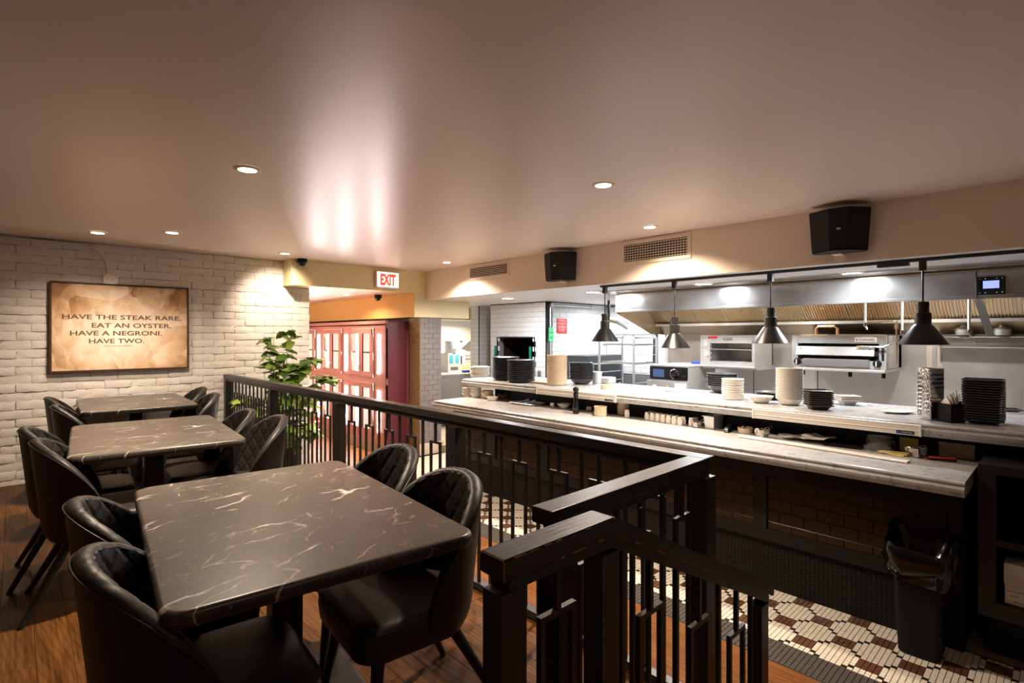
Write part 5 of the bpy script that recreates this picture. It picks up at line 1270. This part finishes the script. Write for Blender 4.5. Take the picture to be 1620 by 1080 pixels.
obj('sleeve', B(lambda b: tube(b, [q[1], q[2], q[3]], [.035, .038, .03], 10)), 'alu', t); obj('amber_end', B(lambda b: tube(b, [q[0], q[1]], [.03, .036], 10)), 'woodlight', t); obj('branch', B(lambda b: tube(b, [q[1], on_y(990, 508, 4.7), on_y(994, 512, 4.7)], .02, 8)), 'alu', t)
obj('hanger', B(lambda b: tube(b, [(q[0][0], q[0][1], q[0][2]), (q[0][0], q[0][1], KZ)], .02, 8)), 'steel_dark', t)
for i, (px, y0_, y1_) in enumerate(((783.5, 547, 566), (838.5, 548, 578))):
    a = on_x(px, y0_, 5.78); c = on_x(px, y1_, 5.78); tag(obj('green_board', B(lambda b: box(b, -.012, -.016, 0, .012, .016, a[2] - .70, .003)), 'green_d', None, (5.785, a[1], .70)), ('left' if i == 0 else 'right') + ' narrow green upright board beside the tiled wall opening', 'board')
t = thing('prep_ledge', 'steel prep ledge under the tiled wall opening', 'ledge', (0, 0, 0)); obj('ledge', B(lambda b: box(b, 5.45, 5.46, .66, 5.80, 6.70, .70, .003)), 'steel', t); obj('ledge_body', B(lambda b: box(b, 5.50, 5.50, FL, 5.80, 6.66, .66)), 'steel', t)
p = on_x(853, 595, 5.70); 
for i in range(2):
    t = thing('shaker', ('steel', 'second steel')[i] + ' shaker on the prep ledge right of the opening', 'shaker', (5.70, p[1] + .11 * i, .701)); obj('shaker_body', B(lambda b: lathe(b, [(.028, 0), (.03, .005), (.03, .13), (.022, .15), (0, .155)], 18)), 'chrome', t)
for q in range(3):
    tag(obj('utensil', B(lambda b: (tube(b, [(0, 0, 0), (0, -.20, .05)], .008, 8), lathe(b, [(.0, -.012), (.028, 0), (.0, .012)], 12, T(0, .02, -.004)))), 'chrome', None, (6.3, 5.85 + .22 * q, .66 + .03)), ('right', 'middle', 'left')[q] + ' steel utensil lying inside the tiled wall opening', 'utensil', 'utensils in the wall opening')
# ceiling fittings of the kitchen
for i, (x, y) in enumerate(KIT):
    t = thing('kitchen_downlight', 'bright round kitchen downlight, ' + ('nearest the tiled wall', 'second from the tiled wall', 'third from the tiled wall, above the compact oven', 'last from the tiled wall, above the gas broiler')[i], 'downlight', (x, y, KZ), 0, 'kitchen downlights')
    obj('trim_ring', B(lambda b: lathe(b, [(.10, -.0005), (.10, -.004), (.082, -.012), (.075, -.010), (.075, -.001)], 28, close=False)), 'trimwhite', t)
    obj('lens', B(lambda b: lathe(b, [(.076, -.003), (.074, -.009), (0, -.009)], 28, close=False)), 'klens', t)
# far prep room
PZ = .676
t = thing('prep_table', 'stainless prep table in the bright room beyond the tiled column', 'table', (0, 0, 0))
obj('top', B(lambda b: box(b, 5.42, 7.72, PZ - .05, 6.9, 8.45, PZ, .012)), 'steel', t); obj('cabinet', B(lambda b: box(b, 5.47, 7.76, FL + .12, 6.9, 8.40, PZ - .05)), 'steel', t)
def at_prep(px, y): r = ray(px, 540); k_ = y / r[1]; return (r[0] * k_, y)
x, y = at_prep(713, 8.25)
t = thing('carton', 'white carton with two blue printed panels on the prep table', 'carton', (x, y, PZ + .001)); obj('carton_body', B(lambda b: box(b, -.15, -.12, 0, .15, .12, .36, .003)), 'white_panel', t)
for dx in (-.075, .065): obj('print', B(lambda b: box(b, dx - .045, -.122, .17, dx + .045, -.119, .33)), 'cyanprint', t)
obj('print', B(lambda b: box(b, -.09, -.122, .04, .09, -.119, .10)), 'gtile', t)
t = thing('dispenser', 'pale round dispenser with a white square label on the carton', 'dispenser', (x, y, PZ + .362)); obj('drum', B(lambda b: lathe(b, [(.125, 0), (.13, .01), (.13, .22), (.12, .235), (0, .24)], 24)), 'alu', t); obj('label', B(lambda b: box(b, -.045, -.133, .08, .045, -.126, .17)), 'paper', t); obj('lid_knob', B(lambda b: lathe(b, [(.03, .238), (.03, .262), (0, .265)], 14)), 'alu', t)
x, y = at_prep(727, 8.3); tag(obj('black_box', B(lambda b: box(b, -.04, -.03, 0, .04, .03, .17, .003)), 'black_plastic', None, (x, y, PZ + .13)), 'small black box above the wooden boards in the prep room', 'box')
x, y = at_prep(733, 8.32)
for q in range(5): tag(obj('wooden_board', B(lambda b: box(b, -.035, -.08, 0, .035, .08, .13, .006)), 'woodlight', None, (x - .10 + .075 * q, y, PZ + .001)), ORD[q] + ' upright wooden board from the left in the row on the prep table', 'board', 'row of wooden boards')
x, y = at_prep(737, 7.86); tag(obj('glove_box', B(lambda b: box(b, -.07, -.04, 0, .07, .04, .045, .008)), 'blue', None, (x, y, PZ + .001)), 'flat blue box on the front edge of the prep table', 'box')
x, y = at_prep(741, 8.4)
for q in range(3): tag(obj('clear_tub', B(lambda b: lathe(b, [(.055, 0), (.065, .10), (.06, .10), (.05, .004), (0, .004)], 18)), 'clear', None, (x, y, PZ + .14 + .07 * q)), ('lowest', 'middle', 'topmost')[q] + ' clear tub in the nested pile above the wooden boards', 'tub', 'nested clear tubs')
t = thing('wall_shelf', 'small steel wall shelf with bracket in the prep room', 'shelf', (0, 0, 0)); x, y = at_prep(742, 8.5); obj('shelf_board', B(lambda b: box(b, x - .10, 8.35, 1.27, x + .35, 8.69, 1.295, .003)), 'steel', t); obj('bracket', B(lambda b: prism(b, [(0, 0), (.28, .16), (.28, 0)], 0, .012, T(x - .05, 8.69 - .28, 1.11 + .16) @ Matrix(((0, 0, 1, 0), (1, 0, 0, 0), (0, -1, 0, 0), (0, 0, 0, 1))))), 'steel', t)
tag(obj('shelf_carton', B(lambda b: box(b, -.09, -.08, 0, .09, .08, .085, .003)), 'woodlight', None, (x + .10, 8.50, 1.296)), 'tan carton on the small wall shelf of the prep room', 'carton')
# ================================================================ SOFFIT FITTINGS
def vent(y0, y1, z0, z1, ny, nz, label):
    t = thing('air_grille', label, 'vent', (4.30, 0, 0), 0, 'air grilles on the soffit')
    m_ = .032
    def fr(b):
        box(b, -.012, y0, z0, 0, y1, z0 + m_, .003); box(b, -.012, y0, z1 - m_, 0, y1, z1, .003); box(b, -.012, y0, z0 + m_, 0, y0 + m_, z1 - m_); box(b, -.012, y1 - m_, z0 + m_, 0, y1, z1 - m_)
    obj('frame', B(fr), 'cream', t)
    obj('duct_back', B(lambda b: box(b, -.0012, y0 + m_, z0 + m_, -.0004, y1 - m_, z1 - m_)), 'dark_cavity', t)
    for q in range(nz):
        z = z0 + m_ + (z1 - z0 - 2 * m_) * (q + .5) / nz
        obj('blade', B(lambda b: box(b, -.009, y0 + m_, z - .003, -.003, y1 - m_, z + .003, m=ID)), 'cream', t)
    for q in range(ny):
        y = y0 + m_ + (y1 - y0 - 2 * m_) * (q + .5) / ny
        obj('fin', B(lambda b: box(b, -.004, y - .002, z0 + m_, -.0015, y + .002, z1 - m_)), 'cream', t)
vent(4.62, 5.40, 2.085, 2.275, 0, 6, 'slatted air grille on the soffit near the exit sign')
vent(2.29, 3.02, 2.05, 2.275, 24, 7, 'gridded air grille on the soffit between the two loudspeakers')
def speaker(yc, rz, label):
    t = thing('loudspeaker', label, 'loudspeaker', (4.30, yc, 2.10), 0, 'black loudspeakers on the soffit')
    pl = [(-.03, .17), (-.11, .185), (-.215, .06), (-.215, -.06), (-.11, -.185), (-.03, -.17)]
    def cab(b, k0, k1, z0, z1, gx=0):
        lv = []
        for z, k in ((z0, k0), (z1, k1)): lv.append([Vector((x * k - gx, y * k, z)) for x, y in pl])
        loft(b, lv)
    rot = R(rz)
    bm = B(lambda b: cab(b, .90, 1.0, -.145, .145)); bmesh.ops.transform(bm, matrix=rot, verts=bm.verts); obj('cabinet', bm, 'black_plastic', t)
    bm = B(lambda b: cab(b, .91, .985, -.125, .118, .005)); bmesh.ops.transform(bm, matrix=rot, verts=bm.verts); obj('grille', bm, 'speaker_cloth', t)
    bm = B(lambda b: box(b, -.225, -.012, -.006, -.2185, .012, .006)); bmesh.ops.transform(bm, matrix=rot, verts=bm.verts); obj('badge', bm, 'alu', t)
    obj('bracket', B(lambda b: box(b, -.10, -.03, -.158, .0, .03, -.146, .002)), 'trimwhite', t)
    obj('wall_plate', B(lambda b: box(b, -.028, -.05, -.06, .0, .05, .06)), 'black_plastic', t)
speaker(3.76, .25, 'black loudspeaker on the soffit between the two air grilles')
speaker(1.15, .22, 'large black loudspeaker on the soffit above the gas broiler, nearest the camera')
# ---- dining downlights
LBL = ['above the nearest dining table', 'above the walkway, in the middle of the ceiling', 'close to the soffit grille with the grid', 'left one of the pair near the brick wall', 'right one of the pair near the brick wall', 'close to the exit sign end of the soffit', 'small directional one in front of the beam']
for (x, y, kf), lb in zip(DINE, LBL):
    t = thing('downlight', 'warm round recessed downlight, ' + lb, 'downlight', (x, y, CZ), 0, 'recessed dining downlights')
    obj('trim_ring', B(lambda b: lathe(b, [(.072, -.0005), (.072, -.004), (.054, -.010), (.048, -.009), (.048, -.002)], 28, close=False)), 'trimwhite', t)
    obj('lens', B(lambda b: lathe(b, [(.049, -.003), (.046, -.009), (0, -.009)], 24, close=False)), 'lens', t)
for i, (x, y) in enumerate(((3.55, 7.35), (3.0, 8.6))):
    t = thing('downlight', 'hall downlight ' + ('in the low ceiling above the wine cabinet' if i == 0 else 'deep in the hall behind the brick wall'), 'downlight', (x, y, 1.98)); obj('trim_ring', B(lambda b: lathe(b, [(.065, -.0005), (.065, -.004), (.047, -.008), (.045, -.001)], 24, close=False)), 'trimwhite', t); obj('lens', B(lambda b: lathe(b, [(.047, -.003), (.044, -.007), (0, -.007)], 24, close=False)), 'lens', t)
def dome(loc, label):
    t = thing('dome_camera', label, 'security camera', loc, 0, 'black dome cameras')
    obj('mount', B(lambda b: lathe(b, [(.052, 0), (.055, -.006), (.055, -.042), (.048, -.05), (.04, -.052)], 26)), 'black_plastic', t)
    d = obj('dome', B(lambda b: lathe(b, [(.042, -.048)] + [(.042 * math.cos(a), -.05 - .042 * math.sin(a)) for a in [i * PI / 12 for i in range(1, 6)]] + [(0, -.092)], 24)), 'black_gloss', t)
    obj('camera_eye', B(lambda b: cyl(b, 0, 0, 0, .012, .014, n=14, m=T(-.012, -.030, -.064) @ FY)), 'black_plastic', d)
dome((2.50, 6.33, CZ), 'black dome camera on the ceiling in front of the beam'); dome((3.93, 7.10, 1.98), 'black dome camera on the low hall ceiling by the yellow fascia')
# ---- exit sign
p = on_y(610.5, 438.5, 6.40); t = thing('exit_sign', 'lit white exit sign with red letters on the beam', 'sign', (p[0] + .0, 6.399, 2.125))
obj('housing', B(lambda b: box(b, -.175, -.055, -.112, .175, 0, .112, .006)), 'trimwhite', t); fc = obj('face', B(lambda b: box(b, -.160, -.058, -.098, .160, -.054, .098, .003)), 'exitlit', t)
o = text('lettering', 'EXIT', .20, 'exitred', fc, T(0, -.0585, 0) @ FY, .0006, .78, bold=.010)
zs_ = [v.co.z for v in o.data.vertices]; xs_ = [v.co.x for v in o.data.vertices]; kz = .155 / (max(zs_) - min(zs_)); kx = .235 / (max(xs_) - min(xs_)); zc_ = (max(zs_) + min(zs_)) / 2; xc_ = (max(xs_) + min(xs_)) / 2
for v in o.data.vertices: v.co.z = (v.co.z - zc_) * kz; v.co.x = (v.co.x - xc_) * kx
# ================================================================ LIT WINE CABINET
CX = 3.85
t = thing('wine_cabinet', 'brick-red display cabinet with lit glass doors standing in the hall', 'cabinet', (CX, 0, FL))
wc_ = t; CY0, CY1, CH_ = 6.725, 10.45, 1.935
Yc = lambda px: on_x(px, 600, CX)[1]
def shell(b):
    box(b, .35, CY0, 0, .40, CY1, CH_); box(b, 0, CY0 + .02, CH_ - .06, .35, CY1, CH_); box(b, .02, CY0 + .02, .0, .35, CY1, .17)
obj('carcass', B(shell), 'maroon', t)
obj('side_panel', B(lambda b: box(b, .0, CY0, 0, .46, CY0 + .02, CH_, .002)), 'maroon2', t)
obj('cornice', B(lambda b: box(b, -.022, CY0 - .012, CH_ - .045, .02, CY1, CH_ + .004, .006)), 'maroon', t)
obj('baseboard', B(lambda b: box(b, -.012, CY0, 0, .02, CY1, .16, .004)), 'base_brown', t)
obj('glowing_back', B(lambda b: box(b, .338, CY0 + .05, .2, .345, CY1, CH_ - .08)), 'caseback', t)
obj('frame_rail', B(lambda b: box(b, 0, CY0, CH_ - .105, .03, CY1, CH_ - .04)), 'maroon', t); obj('frame_rail', B(lambda b: box(b, 0, CY0, 1.015, .03, CY1, 1.105)), 'maroon', t); obj('frame_rail', B(lambda b: box(b, 0, CY0, .16, .03, CY1, .25)), 'maroon', t)
MOD = 1.045
y_right = Yc(591) # slot right of the right-hand door pair
rows_z = ((1.105, 1.83), (.25, 1.015))
def cab_door(y0, y1, z0, z1, hy, lab=None):
    d = obj('door', B(lambda b: (box(b, -.012, y0, z0 + .004, .012, y0 + .055, z1 - .004, .003), box(b, -.012, y1 - .055, z0 + .004, .012, y1, z1 - .004, .003), box(b, -.012, y0 + .055, z0 + .004, .012, y1 - .055, z0 + .075, .003), box(b, -.012, y0 + .055, z1 - .075, .012, y1 - .055, z1 - .004, .003))), 'maroon', wc_)
    obj('glass', B(lambda b: box(b, -.002, y0 + .05, z0 + .07, .002, y1 - .05, z1 - .07)), 'glass', d)
    obj('handle', B(lambda b: tube(b, [(-.012, hy, z0 + .09), (-.032, hy, z0 + .09), (-.032, hy, z0 + .17), (-.012, hy, z0 + .17)], .005, 6)), 'chrome', d)
for q in range(4):
    off = MOD * q
    ys = y_right + off            # slot position
    for z0, z1 in rows_z:
        obj('slot', B(lambda b: box(b, .022, ys - .045, z0, .028, ys + .045, z1)), 'maroon_d', t)
        st_ = obj('stile', B(lambda b: box(b, 0, ys - .26 if q else CY0, z0, .03, ys - .045, z1, .003)), 'maroon', t)
        obj('led_strip', B(lambda b: box(b, -.008, ys - .175, z0 + .06, -.001, ys - .12, z1 - .09, .003)), 'led', st_)
        if ys + .09 < CY1 - .1:
            ym = ys + .045 + .345; ye = ys + MOD - .26
            cab_door(ys + .05, ym, z0, z1, ym - .025); cab_door(ym + .004, min(ye, CY1), z0, z1, ym + .03)
            obj('inner_shelf', B(lambda b: box(b, .06, ys + .05, (z0 + z1) / 2 - .012, .33, min(ye, CY1), (z0 + z1) / 2 + .006)), 'white_panel', t)
            obj('led_strip', B(lambda b: box(b, .05, ye - .20, z0 + .05, .06, ye - .13, z1 - .04, .003)), 'led_in', t)
# bottles behind the glass
bt0 = None
for q in range(3):
    for sn, sh in (('top', 1.105 + (1.83 - 1.105) / 2 + .007), ('second', 1.117), ('third', .25 + (1.015 - .25) / 2 + .007), ('bottom', .172)):
        for i in range(4):
            y = y_right + MOD * q + .12 + .10 * i
            if y > CY1 - .1: continue
            lb = f"pale bottle, {ORD[i]} from the right on the {sn} shelf, {ORD[q]} bay of the lit cabinet"
            if bt0 is None:
                bt0 = thing('wine_bottle', lb, 'bottle', (CX + .20, y, FL + sh), 0, 'bottles in the lit cabinet')
                obj('bottle_body', B(lambda b: lathe(b, [(.034, 0), (.037, .004), (.037, .17), (.03, .205), (.0145, .235), (.0145, .29), (0, .29)], 16)), 'bottle_pale', bt0); obj('foil', B(lambda b: lathe(b, [(.0155, .245), (.0155, .295), (0, .296)], 14)), 'ceramic_b', bt0)
            else: dup(bt0, (CX + .20, y, FL + sh), 0, lb)
# ================================================================ IVY IN A POT
PX0, PY0 = 2.24, 6.20
t = thing('potted_ivy', 'tall climbing ivy with lobed leaves in a dark pot between railing and brick wall', 'potted plant', (PX0, PY0, FL))
obj('pot', B(lambda b: lathe(b, [(.12, .02), (.15, .03), (.185, .40), (.195, .41), (.195, .43), (.178, .43), (.165, .40), (0, .40)], 28)), 'black_plastic', t)
obj('saucer', B(lambda b: lathe(b, [(.19, 0), (.215, .028), (.208, .03), (.185, .006), (0, .006)], 28)), 'black_plastic', t)
obj('soil', B(lambda b: lathe(b, [(.168, .385), (.10, .405), (0, .41)], 18)), 'gap', t)
obj('stake', B(lambda b: cyl(b, .01, .03, .3, 1.45, .012, n=8)), 'woodlight', t)
def leaf_mesh(seed, L=.115):
    rr = random.Random(seed)
    half = [(0, 0), (.14, .40), (.02, .52), (.30, .47), (.42, .40), (.52, .44), (.60, .30), (.74, .26), (.82, .13), (1, 0)]
    pts = [(x * L, y * L * rr.uniform(.8, 1.0)) for x, y in half]
    vs, fs = [], []
    def zz(x, y): return -.55 * (x / L) ** 2 * L * .55 - abs(y) * .42 + .15 * x
    mid = [(i / 9 * L, 0) for i in range(10)]
    for x, y in mid: vs.append((x, 0, zz(x, 0)))
    for s in (1, -1):
        o = len(vs)
        for x, y in pts[1:-1]: vs.append((x, s * y, zz(x, y)))
        rim = [0] + list(range(o, o + 8)) + [9]
        for i in range(9):
            f = [i, i + 1, rim[i + 1], rim[i]]; f2 = []
            for v in f:
                if v not in f2: f2.append(v)
            if len(f2) >= 3: fs.append(f2 if s < 0 else f2[::-1])
    me = bpy.data.meshes.new('leaf'); me.from_pydata(vs, [], fs); me.materials.append(M['leaf']); me.polygons.foreach_set('use_smooth', [True] * len(me.polygons)); return me
LV = [leaf_mesh(s) for s in range(5)]
RV = Vector((CS, -SN, 0)); DV = Vector((SN, CS, 0))
rl = random.Random(9)
stems = [ # (lateral, towards depth, height above the soil floor)
 [(0, 0, .40), (.01, .02, .95), (.03, 0, 1.45), (.05, -.01, 1.80)], [(-.02, 0, .40), (-.10, .02, 1.15), (-.17, .0, 1.50), (-.20, -.02, 1.70)],
 [(0, .02, .40), (.12, 0, 1.1), (.24, -.02, 1.42), (.34, -.03, 1.46)], [(.03, 0, .40), (.24, 0, .95), (.43, .02, 1.22), (.52, .04, 1.24)],
 [(-.02, -.02, .40), (-.20, -.1, .85), (-.34, -.16, 1.02), (-.40, -.2, 1.02)], [(0, .03, .40), (-.08, .05, .8), (-.12, .03, 1.2), (-.15, 0, 1.42)], [(.02, -.03, .40), (.06, -.05, .9), (.12, -.05, 1.25), (.16, -.06, 1.40)],
 [(.05, -.03, .40), (.18, -.08, .60), (.30, -.08, .72), (.36, -.08, .60)], [(-.05, 0, .40), (-.1, -.04, .62), (-.2, -.06, .80), (-.26, -.06, .72)], [(.0, 0, .4), (.10, -.02, .75), (.20, 0, 1.02), (.28, 0, 1.12)], [(0, 0, .4), (-.04, -.06, .8), (-.06, -.06, 1.1), (-.09, -.06, 1.32)]]
nl = 0
for si, s in enumerate(stems):
    P = [RV * a + DV * b_ + Vector((0, 0, z)) for a, b_, z in s]; fine = []
    for i in range(3):
        p0_, p1_, p2_, p3_ = P[max(i - 1, 0)], P[i], P[i + 1], P[min(i + 2, 3)]
        for q in range(6):
            u = q / 6; fine.append(.5 * ((2 * p1_) + (p2_ - p0_) * u + (2 * p0_ - 5 * p1_ + 4 * p2_ - p3_) * u * u + (3 * p1_ - p0_ - 3 * p2_ + p3_) * u ** 3))
    fine.append(P[3])
    obj('stem', B(lambda b: tube(b, fine, [.007 - .0045 * i / len(fine) for i in range(len(fine))], 6)), 'stem', t)
    for i in range(3, len(fine)):
        for rep in range(1 if i < 4 else 2):
            if nl > 296: break
            a = rl.uniform(0, 2 * PI); yaw = a; sc = rl.uniform(1.05, 1.65) * (.8 if i > len(fine) - 3 else 1)
            base = fine[i] + Vector((rl.uniform(-.015, .015), rl.uniform(-.015, .015), rl.uniform(-.02, .02)))
            off = Vector((math.cos(yaw), math.sin(yaw), .25)) * .03
            o = meshobj('leaf', rl.choice(LV), t, base + off, (rl.uniform(-.4, .4), rl.uniform(-.1, .75), yaw)); o.scale = (sc, sc, sc); nl += 1
# ================================================================ BIN AND BLACK SHELVING
t = thing('waste_bin', 'tall black slim bin with a shiny black liner in front of the counter', 'bin', (3.62, .575, FL), .02)
def binb(b):
    lv = [(0, .105, .085), (.008, .112, .092), (.54, .135, .118), (.56, .14, .123), (.56, .132, .115), (.02, .105, .085)]
    loft(b, [[Vector((x, y, z)) for x, y in rrect(-a, -c, a, c, .035, 5)] for z, a, c in lv])
obj('bin_body', B(binb), 'black_plastic', t)
def liner(b):
    rr = random.Random(3); lp = []
    prof = [(.40, .146, .130), (.415, .158, .142), (.45, .165, .150), (.50, .162, .148), (.55, .168, .158), (.60, .172, .162), (.625, .160, .152), (.60, .140, .132), (.54, .125, .112), (.47, .10, .09), (.44, .02, .02)]
    for k_, (z, a, c) in enumerate(prof):
        base = rrect(-a, -c, a, c, min(a, c) * .55, 8); n = len(base); ring = []
        for i, (x, y) in enumerate(base):
            th = math.atan2(y, x); f = 1 + .035 * math.sin(th * 7 + k_ * 1.7) + .03 * math.sin(th * 13 + k_ * 2.9) + rr.uniform(-.02, .02)
            am = 1 if k_ < 7 else .3; ring.append(Vector((x * f, y * f, z + am * (.010 * math.sin(th * 3 + k_) + .008 * math.cos(th * 5 + .6)) + (.30 * x if k_ >= 3 else .05 * x) + rr.uniform(-.005, .005))))
        lp.append(ring)
    loft(b, lp)
obj('liner', B(liner), 'bag_black', t)
t = thing('black_shelving', 'black open shelving unit at the end of the counter holding a carton', 'shelving', (3.80, 0, FL))
Y_, Yb_ = .36, -1.1; HT = 1.03
obj('top', B(lambda b: box(b, 0, Yb_, HT - .05, .42, Y_, HT, .004)), 'black_leg', t); obj('side', B(lambda b: box(b, 0, Y_ - .075, .30, .42, Y_, HT - .05, .003)), 'black_leg', t); obj('side', B(lambda b: box(b, 0, Yb_, .30, .42, Yb_ + .05, HT - .05)), 'black_leg', t)
obj('shelf', B(lambda b: box(b, .01, Yb_ + .05, .60, .42, Y_ - .075, .635, .003)), 'black_leg', t); obj('bottom', B(lambda b: box(b, 0, Yb_, .215, .42, Y_, .30, .003)), 'black_leg', t); obj('back', B(lambda b: box(b, .42, Yb_, .2, .43, Y_, HT)), 'black_plastic', t)
obj('plinth', B(lambda b: box(b, .08, Yb_, 0, .40, Y_ - .04, .215)), 'black_plastic', t)
t = thing('carton', 'pale carton with a printed label inside the black shelving', 'carton', (3.83, .10, FL + .301)); cb_ = obj('carton_body', B(lambda b: box(b, 0, -.30, 0, .28, .155, .21, .002)), 'cardw', t)
obj('lid', B(lambda b: box(b, -.003, -.303, .105, .283, .158, .213, .002)), 'cardw', t)
lb_ = obj('label', B(lambda b: box(b, -.0025, -.12, .006, .0, .150, .088)), 'paper', t)
text('lettering', '2433-NORDIC', .019, 'inkgrey', lb_, T(-.0028, .090, .072) @ FX, .0002); text('lettering', 'Stapler', .013, 'inkgrey', lb_, T(-.0028, .115, .050) @ FX, .0002); text('lettering', 'desktop full strip', .011, 'inkgrey', lb_, T(-.0028, .085, .020) @ FX, .0002)
obj('printed_picture', B(lambda b: prism(b, [(-.04, .015), (.035, .022), (.045, -.008), (-.03, -.02)], 0, .0004, T(-.0026, -.02, .055) @ FX)), 'inkgrey', lb_)
obj('barcode', B(lambda b: [box(b, -.003, -.055 + .006 * q, .008, -.0026, -.052 + .006 * q, .03) for q in range(9)] and None), 'inkgrey', lb_)
